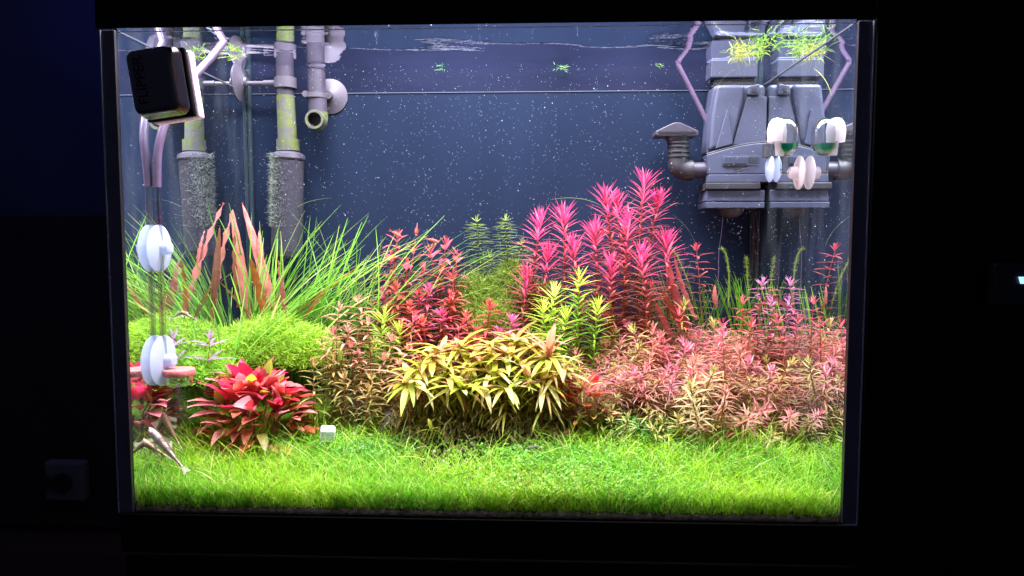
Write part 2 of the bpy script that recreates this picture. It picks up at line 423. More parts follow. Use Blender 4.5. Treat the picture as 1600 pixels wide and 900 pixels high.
for sx in (-1, 1):
    b = MB(); x0, x1 = sorted((sx*.4501, sx*.4665)); b.box((x0, -.0068, -.0008), (x1, -.001, H)); b.build('corner_post', M_edge, tank, bevel=.0006)
    b = MB(); x0, x1 = sorted((sx*.467, sx*.4685)); b.box((x0, -.008, -.0008), (x1, -.001, H)); b.build('post_bead', M_bead, tank)
    b = MB(); b.tube([(sx*.446, .397, 0), (sx*.446, .397, SURF)], .0045, 8); b.build('silicone_bead', M_sil, tank, smooth=True)
b = MB(); b.box((-.4498, -.0002, H-.0012), (.4498, .0012, H-.0002)); b.build('top_glass_edge', M_line, tank)
b = MB(); b.box((-.45, 0, -.012), (.45, .412, -.0045)); b.build('bottom_pane', M_black, tank)
# water surface as a gently rippled sheet
nx, ny = 120, 60
X, Y = np.meshgrid(np.linspace(-.4495, .4495, nx), np.linspace(.0005, .4005, ny))
Z = SURF+.0006*np.sin(X*38+Y*15)+.0005*np.sin(X*17-Y*45+1)
V = np.stack([X, Y, Z], -1).reshape(-1, 3)
i = np.arange((ny-1)*(nx-1)); q = (i//(nx-1))*nx+i % (nx-1)
o = mesh_obj('water_surface', V, np.stack([q, q+1, q+1+nx, q+nx], -1), M_water); o['kind'] = 'structure'
# soil
nx, ny = 220, 100
X, Y = np.meshgrid(np.linspace(-.4495, .4495, nx), np.linspace(.0008, .4000, ny))
Z = G(X, Y)+rng.normal(0, .0012, X.shape)
V = np.stack([X, Y, Z], -1).reshape(-1, 3)
i = np.arange((ny-1)*(nx-1)); q = (i//(nx-1))*nx+i % (nx-1)
F = np.stack([q, q+1, q+1+nx, q+nx], -1)
fr = np.stack([X[0], Y[0], np.full(nx, -.003)], -1); n0 = len(V); V = np.concatenate([V, fr]); j = np.arange(nx-1)
F = np.concatenate([F, np.stack([n0+j, n0+j+1, j+1, j], -1)])
o = mesh_obj('soil', V, F, M_soil); o['kind'] = 'structure'

# ------------------------------------------------------------------ filter pipes at the left
T0 = .365
def P(u, v, t=T0): return at(u, v, t)
flt = thing('filter_intake', 'grey intake pipe with algae and a long sponge prefilter, rear left', 'filter pipe')
ptop = P(444, 60); pmid = P(450, 232)
ptop.z = SURF-.0005
b = MB(); b.tube([ptop, P(446, 150)], .0150, 20); b.build('pipe', M_pipe, flt, smooth=True)
b = MB(); b.tube([P(446, 150), pmid], [.0152, .0165], 20); b.build('algae_pipe', M_algae, flt, smooth=True)
b = MB(); b.tube([P(450, 218), P(450.5, 236)], .0195, 20); b.build('collar', M_algae, flt, smooth=True)
top = P(451, 236); bot = P(448, 400)
ax = (bot-top).normalized(); Ls = (bot-top).length
b = MB(); b.lathe(top, ax, [(0, .012), (.002, .020), (.006, .0275), (.013, .029), (.016, .027), (.017, .0)], 28); b.build('sponge_cap', M_pipe, flt, smooth=True)
prof = [(.0171, 0), (.0172, .0265)]
k = 84
for i in range(k):
    d = .0175+(Ls-.026)*i/k; prof += [(d, .0262), (d+(Ls-.026)/k*.5, .0270)]
prof += [(Ls-.008, .026), (Ls-.008, 0)]
b = MB(); b.lathe(top, ax, prof, 32); b.build('sponge', M_sponge, flt, smooth=True)
b = MB(); b.lathe(top, ax, [(Ls-.0079, 0), (Ls-.0079, .027), (Ls, .0265), (Ls, 0)], 28); b.build('end_cap', M_greyd, flt, smooth=True)
# pale tufts of hair algae on the sponge
N = 1500
h = rng.uniform(.004, Ls*.72, N)**1.0; a = rng.normal(-2.6, .55, N)
# angle measured in the x/y plane, front-left side
er = np.stack([np.cos(a), np.sin(a), np.zeros(N)], -1)
base = np.array(top)+np.array(ax)*h[:, None]+er*.0265
d = norm(er+rng.normal(0, .5, (N, 3))); RB().add(ribbons(base, d, rng.normal(0, .5, (N, 3)), rng.uniform(.003, .008, N), .0005, (.28, .33, .26), (.42, .48, .40), nseg=3)).build('algae_tuft', parent=flt)
# clips that hold the pipe to the side glass
for v, vv in ((80, 'a'), (124, 'b')):
    c = P(446, v+6); cl = Vector((-.4495, T0, c.z))
    b = MB(); b.lathe(c-Vector((0, 0, .009)), (0, 0, 1), [(0, .0153), (0, .019), (.018, .019), (.018, .0153)], 20)
    b.build('clip_ring', M_cupg, flt, smooth=True)
    b = MB(); b.tube([c-Vector((.017, 0, 0)), c-Vector((.038, 0, 0))], .0055, 10); b.tube([c-Vector((.038, 0, 0)), cl+Vector((.006, 0, 0))], .004, 10); b.build('clip_arm', M_cupg, flt, smooth=True)
c = P(446, 128); cl = Vector((-.4497, T0, c.z))
for dz in (0, ):
    b = MB(); b.lathe(cl, (1, 0, 0), [(0, .033), (.001, .033), (.003, .027), (.006, .016), (.010, .009), (.014, .008), (.014, 0)], 28); b.build('suction_cup', M_cupg, flt, smooth=True)

out = thing('outlet_pipe', 'short grey outlet pipe with open elbow and round suction cup, rear left', 'filter pipe')
t2 = .37
a0 = at(494, 70, t2); a0.z = SURF-.0004
b = MB(); b.tube([a0, at(494, 108, t2)], .016, 20); b.tube([at(494, 108, t2), at(497, 183, t2)], [.0152, .0165], 20); b.build('pipe', M_pipe, out, smooth=True)
b = MB(); b.tube([at(497, 176, t2), at(497.5, 184, t2), at(498, 190, t2)-Vector((0, .004, 0)), at(498, 190, t2)-Vector((0, .024, 0))], [.0165, .0165, .0165, .0165], 20, cap=False)
b.build('elbow', M_algae, out, smooth=True)
e = at(498, 190, t2)-Vector((0, .0242, 0))
b = MB(); b.lathe(e, (0, 1, 0), [(.004, .0165), (0, .0165), (0, .0115), (.014, .011), (.014, 0)], 24); b.build('mouth', M_greyd, out, smooth=True)
b = MB(); b.lathe(e-Vector((0, .0006, 0)), (0, 1, 0), [(0, .0165), (-.0012, .0160), (-.0012, .0122), (0, .0118)], 24); b.build('mouth_rim', M_algae, out, smooth=True)
c = at(515, 150, .395)
b = MB(); b.lathe((c.x, .4005, c.z), (0, -1, 0), [(0, .031), (.0015, .031), (.004, .022), (.009, .008), (.016, .007), (.016, 0)], 32); b.build('suction_cup', M_cupg, out, smooth=True)
c = at(494, 150, .37)
b = MB(); b.lathe(c-Vector((0, 0, .004)), (0, 0, 1), [(0, .0162), (0, .0185), (.008, .0185), (.008, .0162)], 20); b.build('clip_ring', M_cupg, out, smooth=True)
b = MB(); b.lathe(at(478, 147, .36), (0, -1, 0), [(-.002, .0), (-.002, .005), (.004, .0055), (.004, 0)], 12); b.build('knob', M_cupg, out, smooth=True)

# ------------------------------------------------------------------ CO2 hose, glass tube and diffuser at the front left
co = thing('diffuser_line', 'grey hose joined to a clear glass tube on white suction cups, front left', 'diffuser')
tc_ = .07
pts = [at(352, 60, .20), at(327, 92, .165), at(300, 124, .13), at(280, 152, .11), at(261, 185, .085), at(251, 215, .073), at(246, 245, tc_), at(245, 292, tc_)]
pts[0] = at(350, 58, .20)
# smooth the path
def smooth_path(pts, n=8):
    pts = [Vector(p) for p in pts]; out_ = []
    for i in range(len(pts)-1):
        a = pts[max(i-1, 0)]; b_ = pts[i]; c_ = pts[i+1]; d_ = pts[min(i+2, len(pts)-1)]
        for k in range(n):
            s = k/n; out_.append(.5*((2*b_)+(c_-a)*s+(2*a-5*b_+4*c_-d_)*s*s+(3*b_-a-3*c_+d_)*s**3))
    return out_+[pts[-1]]
sp = smooth_path(pts)
dz = SURF-.0006-sp[0].z
sp = [Vector((p.x, p.y, min(p.z+dz*max(0, 1-i/10), SURF-.0006))) for i, p in enumerate(sp)]
b = MB(); b.tube(sp, .0056, 14); b.build('hose', M_hose, co, smooth=True)
g0 = at(246, 290, tc_); g1 = at(256, 556, tc_)
b = MB(); b.tube([g0, g1], .0042, 14); b.build('glass_tube', M_glass, co, smooth=True)
b = MB(); b.tube([g0, g1], .0018, 8); b.build('glass_bore', M_glass, co, smooth=True)
for v in (388, 563):
    sx = (v-290)/(556-290.); c = Vector((-.4497, tc_, at(250, v, tc_).z)); r = .032 if v == 388 else .0345
    b = MB(); b.lathe(c, (1, 0, 0), [(0, 0), (0, .008), (.0052, r), (.0062, r*1.005), (.0078, r*.93), (.0098, r*.55), (.0105, .009), (.021, .0085), (.0225, .006), (.0225, 0)], 36); b.build('suction_cup', M_cup, co, smooth=True)
    b = MB(); b.lathe(c+Vector((.017, 0, -.005)), (0, 0, 1), [(0, .0), (0, .0075), (.010, .0075), (.010, 0)], 16); b.build('clip', M_cup, co, smooth=True)
dc = at(280, 586, tc_)
b = MB(); b.lathe(dc, (0, 0, 1), [(-.0135, 0), (-.0135, .0165), (-.012, .0175), (.0, .0175)], 36); b.build('glass_bowl', M_glass, co, smooth=True)
b = MB(); b.lathe(dc, (0, 0, 1), [(.0, 0), (0, .0202), (.001, .0208), (.0075, .0208), (.0085, .020), (.0085, 0)], 40); b.build('ceramic_disc', M_red, co, smooth=True)
b = MB(); b.tube(smooth_path([g1, g1-Vector((-.002, 0, .012)), dc+Vector((-.012, 0, -.009)), dc+Vector((-.002, 0, -.006))]), .003, 10); b.build('glass_bend', M_glass, co, smooth=True)

# ------------------------------------------------------------------ magnetic cleaner
mg = thing('magnet_cleaner', 'black magnetic glass cleaner with pale inner pad, tilted on the upper left pane', 'glass cleaner', (-.3845, 0, at(240, 128, -.03).z))
mg.rotation_euler = (0, math.radians(-8), 0)   # leans in the plane of the pane
hw, hh = .0315, .043
b = MB(); kx, kz = .72, .86
b.add([(-hw, -.0145, -hh), (hw, -.0145, -hh), (hw, -.0145, hh), (-hw, -.0145, hh), (-hw*.92, -.046, -hh*kz), (hw*kx, -.046, -hh*kz), (hw*kx, -.046, hh*kz), (-hw*.92, -.046, hh*kz)],
      [(0, 3, 2, 1), (4, 5, 6, 7), (0, 1, 5, 4), (1, 2, 6, 5), (2, 3, 7, 6), (3, 0, 4, 7)])
b.build('outer_magnet', M_mag, mg, bevel=.010, seg=8)
b = MB(); b.box((-hw+.001, -.0142, -hh+.001), (hw-.001, -.0056, hh-.001)); b.build('felt_pad', M_felt, mg, bevel=.003)
b = MB(); b.box((-hw+.001, .0008, -hh+.001), (hw-.001, .0150, hh-.001)); b.build('inner_pad', M_pink, mg, bevel=.003)
tx = bpy.data.curves.new('lettering', 'FONT'); tx.body = 'FLIPPER'; tx.size = .017; tx.extrude = .0003; tx.align_x = 'CENTER'; tx.align_y = 'CENTER'
to = bpy.data.objects.new('lettering', tx); COL.objects.link(to)
bpy.context.view_layer.update(); dg = bpy.context.evaluated_depsgraph_get()
me = bpy.data.meshes.new_from_object(to.evaluated_get(dg)); bpy.data.objects.remove(to)
me.materials.clear(); me.materials.append(M_text)
lt = link('lettering', me, mg); lt.matrix_basis = Matrix.Translation((-.012, -.0461, 0)) @ Euler((math.pi/2, 0, 0)).to_matrix().to_4x4() @ Matrix.Rotation(math.pi/2, 4, 'Z')

# ------------------------------------------------------------------ internal pump, rear right
pu = thing('internal_pump', 'tall grey internal pump filter in the rear right corner with a side nozzle', 'pump')
tp = .33
def Q(u, v): p = at(u, v, tp); return (p.x, p.z)
def poly(name, pts, y0, y1, mat=M_grey, bevel=.002, seg=3):
    pts = pts[::-1]
    b = MB(); b.prism(pts, y0, y1); return b.build(name, mat, pu, bevel=bevel, seg=seg)
XR = .4483
z = lambda v: Q(1150, v)[1]
x = lambda u: Q(u, 250)[0]
# upper housing
poly('upper_housing', [(x(1116), z(129)), (XR, z(129)), (XR, z(240)), (x(1106), z(242)), (x(1110), z(180))], tp+.012, .392, bevel=.008, seg=5)
poly('shoulder_rib', [(x(1118), z(131)), (x(1163), z(131)), (x(1162), z(150)), (x(1146), z(222)), (x(1108), z(236)), (x(1111), z(180))], tp+.002, tp+.03, bevel=.007, seg=5)
poly('front_panel', [(x(1167), z(150)), (XR, z(150)), (XR, z(226)), (x(1146), z(226))], tp+.006, tp+.03, bevel=.0015)
poly('flute', [(x(1134), z(172)), (x(1136), z(172)), (x(1144), z(225)), (x(1118), z(232))], tp-.002, tp+.02, bevel=.002, seg=4)
poly('latch_block', [(x(1168), z(134)), (x(1185), z(130)), (x(1185), z(148)), (x(1167), z(148))], tp+.002, tp+.02, M_grey, .002)
poly('latch_slot', [(x(1172), z(137)), (x(1180), z(137)), (x(1180), z(144)), (x(1172), z(144))], tp+.0005, tp+.0019, M_greyd, .0004)
# lower cover with the arched top edge
arch = [(x(1104)+(XR-x(1104))*i/12, z(242)-(z(242)-z(224))*math.sin(math.pi/2*i/12)) for i in range(13)]
poly('lower_cover', arch+[(XR, z(272)), (x(1107), z(272))], tp-.003, .39, bevel=.0015)
seam = [(x(1104)+(XR-x(1104))*i/12, z(242)+.0018-(z(242)-z(224))*math.sin(math.pi/2*i/12)) for i in range(13)]
b = MB(); b.tube([(a, tp+.0005, c) for a, c in seam], .0012, 6); b.build('arched_seam', M_greyd, pu, smooth=True)
poly('cover_foot', [(x(1107), z(273)), (XR, z(273)), (XR, z(285)), (x(1106), z(285))], tp-.005, .39, bevel=.001)
poly('flange', [(x(1102), z(286)), (x(1188)-.001, z(286)), (x(1188)-.001, z(296)), (x(1102), z(296))], tp-.009, .392, M_greyd, .0015)
poly('basket', [(x(1106), z(297)), (XR-.002, z(297)), (XR-.002, z(315)), (x(1103), z(315))], tp-.002, .388, bevel=.002)
poly('basket_foot', [(x(1103), z(316)), (XR-.003, z(316)), (XR-.003, z(325)), (x(1104), z(325))], tp-.004, .389, bevel=.001)
b = MB(); c = Vector((x(1150), tp+.03, z(325))); b.lathe(c, (0, 0, -1), [(0, .022), (.008, .020), (.014, .012), (.016, 0)], 20); b.build('motor_cap', M_greyd, pu, smooth=True)
poly('neck', [(x(1112), SURF-.001), (x(1184), SURF-.001), (x(1184), z(118)), (x(1111), z(118))], tp+.014, .385, bevel=.002)
poly('neck_gap', [(x(1118), z(118.5)), (x(1182), z(118.5)), (x(1182), z(128.5)), (x(1118), z(128.5))], tp+.02, .38, M_greyd, .001)
# slider, slot and raised marks
poly('slider_frame', [(x(1127), z(244)), (x(1185), z(244)), (x(1185), z(259)), (x(1127), z(259))], tp-.0038, tp-.0029, M_grey, .0003)
poly('slot', [(x(1169), z(246)), (x(1183.5), z(246)), (x(1183.5), z(256)), (x(1169), z(256))], tp-.0042, tp-.0037, M_greyd, .0002)
sl = poly('slider', [(x(1129), z(245.5)), (x(1168), z(245.5)), (x(1168), z(256.5)), (x(1129), z(256.5))], tp-.0062, tp-.0037, M_grey, .0004)
for k in range(18):
    xx = x(1130.5+k*2.1); b = MB(); b.box((xx-.0005, tp-.0070, z(256)), (xx+.0005, tp-.0063, z(246))); b.build('rib', M_grey, sl)
poly('slider_lip', [(x(1129), z(257)), (x(1168), z(257)), (x(1168), z(259.5)), (x(1129), z(259.5))], tp-.0055, tp-.0037, M_greyd, .0003)
poly('flow_mark', [(x(1146), z(262)), (x(1168), z(262)), (x(1147), z(268))], tp-.0038, tp-.0030, M_greyd, .0002)
b = MB(); b.tube([(x(1147), tp-.0036, z(268.5)), (x(1169), tp-.0036, z(262.5))], .0005, 5); b.tube([(x(1176), tp-.0034, z(260.5)), (x(1178), tp-.0034, z(260.5)), (x(1178), tp-.0034, z(266.5)), (x(1176), tp-.0034, z(266.5)), (x(1176), tp-.0034, z(260.5))], .0004, 5)
for q in (0, 3.2):
    b.tube([(x(1133+q), tp-.0034, z(266)), (x(1134+q), tp-.0034, z(263.5)), (x(1136+q), tp-.0034, z(263.5)), (x(1137+q), tp-.0034, z(261))], .0005, 5)
b.build('raised_mark', M_cupg, pu, smooth=True)
# side nozzle
tn = .352
e0 = at(1108, 266, tn); e1 = at(1062, 266, tn); e2 = at(1060, 250, tn); e3 = at(1060, 216, tn)
b = MB(); b.tube([e0+Vector((.01, 0, 0)), at(1080, 266, tn)], .0135, 20); b.build('nozzle_arm', M_pipe, pu, smooth=True)
pth = smooth_path([at(1082, 266, tn), at(1070, 266, tn), at(1061, 260, tn), e2, e3], 6)
b = MB(); b.tube(pth, .0175, 22); b.build('nozzle_elbow', M_greyd, pu, smooth=True)
for v in (224, 230, 238, 245):
    c = at(1060, v, tn); b = MB(); b.lathe(c, (0, 0, 1), [(-.0018, .0174), (-.001, .0192), (.001, .0192), (.0018, .0174)], 22); b.build('nozzle_ring', M_greyd, pu, smooth=True)
# flared duckbill: hood with a slit mouth
c = at(1055, 213, tn); wv = .0355
V = []; F = []
ring = [(-1, 0), (-1, .25), (-.25, 1), (.25, 1), (1, .25), (1, 0)]
zt = c.z+.0195; zb = c.z
b = MB()
outl = [(-wv, 0), (-wv*1.0, .0065), (-wv*.15, .0205), (wv*.15, .0205), (wv, .0065), (wv, 0), (wv*.9, -.002), (-wv*.9, -.002)]
inn = [(-wv*.88, .0020), (-wv*.84, .0055), (wv*.84, .0055), (wv*.88, .0020)]
b.prism([(c.x+a, zb+q) for a, q in outl][::-1], tn-.018, tn+.022); b.build('duckbill', M_pipe, pu, bevel=.0015, seg=2)
b = MB(); b.prism([(c.x+a, zb+q) for a, q in inn][::-1], tn-.0188, tn-.0176); b.build('mouth_slit', M_text, pu)
b = MB(); b.tube([(c.x+.004, tn, zb-.001), (c.x+.005, tn, zb-.012)], [.022, .0165], 20); b.build('duckbill_throat', M_greyd, pu, smooth=True)
# air hose of the pump
hs = smooth_path([at(1108, 208, .37), at(1104, 190, .37), at(1082, 145, .37), at(1061, 104, .37), at(1060, 100, .37)])
hs[-1].z = SURF-.0008
hz = thing('air_hose', 'thin grey air hose running from the pump up to the water surface', 'hose')
b = MB(); b.tube(hs, .0042, 10); b.build('hose', M_hose, hz, smooth=True)
# thin thermometer cable
cb = MB(); cb.tube(smooth_path([at(1130, 335, .36), at(1127, 365, .36), at(1123, 400, .36), at(1122, 470, .36)]), .0006, 5)
tag(cb.build('cable', M_hose, None, smooth=True), 'hair-thin pale cable hanging below the grey pump', 'cable')

# drop checker on the right pane
dk = thing('drop_checker', 'small glass drop checker with green fluid and white cap on the right pane', 'co2 checker')
td = .16
c = Vector((.45-.0275, td, at(1222, 214, td).z))
pr = [(-.027, 0), (-.0265, .006), (-.0235, .0125), (-.017, .0165), (0, .0185), (.012, .0180), (.021, .0125), (.0265, .005), (.027, 0)]
b = MB(); b.lathe(c, (0, 0, 1), pr, 28); b.build('glass_bulb', M_glass, dk, smooth=True)
b = MB(); b.lathe(c, (0, 0, 1), [(-.0255, 0), (-.0250, .006), (-.022, .0118), (-.0165, .0156), (-.0105, .0165), (-.0100, 0)], 24); b.build('fluid', M_green, dk, smooth=True)
capx = c+Vector((-.012, -.004, 0))
capx = c+Vector((-.0135, -.004, 0))
b = MB(); b.lathe(capx+Vector((0, 0, .004)), (0, 0, 1), [(-.012, .0125), (.004, .0135), (.014, .0115), (.0205, .0070), (.0225, 0)], 26)
b.build('cap', M_white, dk, smooth=True)
b = MB(); b.tube([capx+Vector((.004, -.002, .006)), capx+Vector((.004, -.002, -.027))], [.009, .0055], 16); b.build('cap_throat', M_white, dk, smooth=True)
zc = at(1235, 270, td).z
b = MB(); b.tube([c+Vector((-.004, 0, -.026)), (c.x-.004, td, zc+.004)], .0028, 10); b.tube(smooth_path([(c.x-.004, td, zc+.005), (c.x-.004, td, zc), (c.x+.001, td, zc), (.434, td, zc)], 4), .0025, 10); b.build('glass_stem', M_glass, dk, smooth=True)
b = MB(); b.lathe((.4497, td, zc), (-1, 0, 0), [(0, 0), (0, .006), (.0062, .0235), (.0072, .0237), (.0086, .021), (.0105, .0095), (.020, .0085), (.0215, .006), (.0215, 0)], 30); b.build('suction_cup', M_white, dk, smooth=True)
# heater-like black stub with cup, deeper on the same pane
hk = thing('cable_holder', 'small black stub with a white suction cup between pump and drop checker', 'holder')
th = .30; c = at(1196, 264, th)
b = MB(); b.lathe((.4497, th, c.z), (-1, 0, 0), [(0, 0), (0, .006), (.0045, .021), (.0055, .0212), (.008, .017), (.009, .006), (.011, 0)], 28); b.build('suction_cup', M_cup, hk, smooth=True)
b = MB(); b.tube([(.440, th, at(1196, 226, th).z), (.440, th, at(1196, 246, th).z)], .008, 16); b.build('stub', M_greyd, hk, smooth=True)

# ------------------------------------------------------------------ stones
def stone(name, loc, size, seed, mat, rough=.22):
    import bmesh
    bm = bmesh.new(); bmesh.ops.create_icosphere(bm, subdivisions=4, radius=1)
    from mathutils import noise
    for v in bm.verts:
        n_ = noise.noise(v.co*1.4+Vector((seed, 0, 0)))*rough*2+noise.noise(v.co*5+Vector((0, seed, 0)))*rough*.5
        v.co *= 1+n_; v.co = Vector((v.co.x*size[0], v.co.y*size[1], v.co.z*size[2]))
    me = bpy.data.meshes.new(name); bm.to_mesh(me); bm.free(); me.materials.append(mat)
    me.polygons.foreach_set('use_smooth', np.ones(len(me.polygons), bool))
    o = link(name, me); o.location = loc; return o
def gz(x, t): return float(G(x, t))
p = at(735, 640, .20); tag(stone('rock', (p.x, .205, gz(p.x, .2)+.010), (.115, .055, .036), 3, M_rock), 'long dark rock under the yellow plant clump', 'rock')
p = at(618, 620, .175); tag(stone('rock', (p.x, .185, gz(p.x, .18)+.014), (.032, .028, .024), 9, M_rock), 'grey rock showing at the left end of the yellow clump', 'rock')
p = at(306, 508, .28); tag(stone('stone', (p.x, .30, p.z), (.022, .012, .008), 5, M_rock), 'small flat grey stone below the brown leaves at left', 'stone')
p = at(512, 678, .125)
b = MB(); b.box((-.0105, -.010, -.010), (.0105, .010, .010)); o = b.build('white_cube', M_cube, bevel=.0035, seg=3); o.location = p; o.rotation_euler = (.15, .1, .3)
tag(o, 'small white rounded cube lying in the green carpet', 'cube')

# ------------------------------------------------------------------ carpet of hair grass
c_lime = np.array((.47, .80, .04)); c_green = np.array((.24, .62, .04)); c_pale = np.array((.72, .80, .20)); c_dry = np.array((.40, .30, .09))
def carpet(N, xr, tr, Lr, wr, mask=None, leanmax=.6, c0=None):
    xx = rng.uniform(*xr, N); tt = rng.uniform(tr[0], tr[1], N)
    if mask is not None:
        k = mask(xx, tt); xx, tt = xx[k], tt[k]; N = len(xx)
    base = np.stack([xx, tt, G(xx, tt)-.001], -1)
    az = rng.uniform(0, 2*np.pi, N); lean = rng.uniform(.05, leanmax, N)
    d = np.stack([np.cos(az)*lean, np.sin(az)*lean, np.ones(N)], -1)
    bend = np.stack([np.cos(az), np.sin(az), -.55*np.ones(N)], -1)*rng.uniform(.1, .6, N)[:, None]
    L = rng.uniform(*Lr, N)
    mixv = np.clip(.5+.5*np.sin(xx*21+tt*33)+rng.normal(0, .35, N), 0, 1)[:, None]
    ct = c_lime*mixv+c_green*(1-mixv)
    pale = rng.random(N) < .13; ct[pale] = c_pale
    dry = rng.random(N) < .02+.25*np.exp(-(((xx-.09)/.05)**2+((tt-.045)/.03)**2)); ct[dry] = c_dry
    ct = np.clip(ct*(1+rng.normal(0, .15, (N, 1))), .01, .9)
    # keep inside the glass
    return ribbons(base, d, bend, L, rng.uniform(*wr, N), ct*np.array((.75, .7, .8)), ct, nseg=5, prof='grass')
rb = RB()
def m_front(x, t): return (rng.random(len(x)) < .35+t*30) & (t < .13+.03*np.sin(x*8)+.03*(x > .15)+.16*(x < -.25)+.10*((x > -.25) & (x < -.12))+rng.normal(0, .012, len(x))-.05*np.exp(-((x+.015)/.10)**4))
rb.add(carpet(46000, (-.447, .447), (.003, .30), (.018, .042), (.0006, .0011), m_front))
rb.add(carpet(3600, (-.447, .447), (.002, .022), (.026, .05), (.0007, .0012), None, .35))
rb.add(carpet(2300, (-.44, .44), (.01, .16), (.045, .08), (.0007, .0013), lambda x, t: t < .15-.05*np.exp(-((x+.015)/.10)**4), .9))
_G = G
G = lambda x_, t_: _G(x_, t_)*0-.0005
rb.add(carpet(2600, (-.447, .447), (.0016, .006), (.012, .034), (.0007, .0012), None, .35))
G = _G
V = np.concatenate(rb.V); V[:, 1] = np.maximum(V[:, 1], .0012); V[:, 0] = np.clip(V[:, 0], -.4488, .4488)
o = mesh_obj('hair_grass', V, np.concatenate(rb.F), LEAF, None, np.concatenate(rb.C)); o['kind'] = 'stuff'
tag(o, 'bright green hair grass carpet covering the front of the tank', 'grass')
# carpet of tiny round leaves
def tiny_leaves(N, cx, ct, sx, st, hh, size=(.0022, .0042), col=(.17, .46, .05)):
    xx = rng.normal(cx, sx, N); tt = rng.normal(ct, st, N); k = (abs(xx) < .445) & (tt > .006) & (tt < .39); xx, tt = xx[k], tt[k]; n = len(xx)
    base = np.stack([xx, tt, G(xx, tt)+rng.uniform(.2, 1, n)**.5*hh], -1)
    az = rng.uniform(0, 6.283, n); d = np.stack([np.cos(az), np.sin(az), rng.uniform(-.1, .9, n)], -1)
    L = rng.uniform(*size, n)
    return ribbons(base, d, (0, 0, -.3), L, L*.85, jit(col, n, .2), jit(col, n, .2)*1.15, nrm=np.stack([rng.normal(0, .5, n), rng.normal(-.3, .5, n), np.ones(n)], -1), prof='round', nseg=4)
rb = RB()
rb.add(tiny_leaves(5200, .13, .055, .075, .035, .026))
rb.add(tiny_leaves(1500, .10, .03, .06, .02, .026, col=(.34, .50, .08)))
rb.add(tiny_leaves(900, .06, .095, .05, .012, .026))
rb.add(tiny_leaves(1200, -.16, .11, .04, .02, .03, col=(.12, .38, .06)))
rb.add(tiny_leaves(800, .21, .15, .03, .012, .045, col=(.08, .30, .03)))
rb.add(tiny_leaves(700, .30, .10, .08, .03, .03))
o = rb.build('small_leaf_carpet'); tag(o, 'low carpet of tiny round green leaves mixed into the grass', 'ground cover')

# ------------------------------------------------------------------ fine green needle bushes
def needle_mass(name, blobs, label, cat, col, col2, L=(.007, .014), W=(.0009, .0015), n=9000):
    """blobs: (u, v_top, t, half width m, half depth m, height m) domes of fine shoots"""
    rb = RB(); tot = sum(b_[3]*b_[5] for b_ in blobs)
    for (u, v, t, hw_, hd, hh_) in blobs:
        k = int(n*hw_*hh_/tot); c = at(u, v, t)
        az = rng.uniform(0, 6.283, k); r = rng.uniform(0, 1, k)**.5
        px = r*np.cos(az); py = r*np.sin(az); top_ = np.sqrt(1-r**2)
        hgt = (rng.uniform(.0, 1, k)**.45)*top_
        x_ = c.x+px*hw_; y_ = t+py*hd
        # clump into shoots
        sid = rng.integers(0, max(8, k//110), k); sh = rng.normal(0, 1, (sid.max()+1, 2))
        z_ = c.z-hh_+hgt*hh_+.004*np.sin(sid*3.7)
        base = np.stack([x_, y_, z_], -1); ok = (abs(x_) < .447) & (y_ < .396) & (y_ > .004); base = base[ok]; k = len(base); ppx = px[ok]; ppy = py[ok]
        d = np.stack([rng.normal(0, 1, k)+ppx*.5, rng.normal(0, 1, k)+ppy*.5, rng.uniform(-.2, 1.1, k)], -1)
        m_ = rng.random(k)[:, None]; cc = np.asarray(col)*m_+np.asarray(col2)*(1-m_)
        cc = cc*(1+rng.normal(0, .12, (k, 1)))
        rb.add(ribbons(base, d, rng.normal(0, .2, (k, 3))+np.array((0, 0, .15)), rng.uniform(*L, k), rng.uniform(*W, k), cc*.9, cc, nseg=3, prof='needle'))
    o = rb.build(name); tag(o, label, cat); return o
needle_mass('needle_bush', [(430, 490, .27, .085, .05, .085), (378, 505, .27, .05, .05, .06), (485, 508, .26, .05, .04, .07)],
    'lime green mound of fine needle leaves behind the red plant at left', 'plant', (.66, .88, .12), (.42, .72, .07), n=13000, L=(.008, .014), W=(.0010, .0017))
needle_mass('needle_bush', [(265, 540, .19, .06, .05, .035), (320, 562, .18, .05, .04, .035), (225, 570, .12, .03, .05, .03)],
    'low bright green needle growth along the left pane', 'plant', (.50, .84, .09), (.28, .64, .06), n=5500, L=(.012, .024), W=(.0011, .0018))
needle_mass('needle_bush', [(745, 428, .34, .055, .035, .11), (800, 408, .34, .05, .035, .13), (845, 440, .34, .035, .03, .10), (715, 460, .33, .035, .03, .08), (780, 470, .31, .05, .03, .08)],
    'olive green bush of thread thin leaves in the middle background', 'plant', (.40, .54, .09), (.26, .40, .06), n=17000, L=(.010, .022), W=(.0009, .0015))

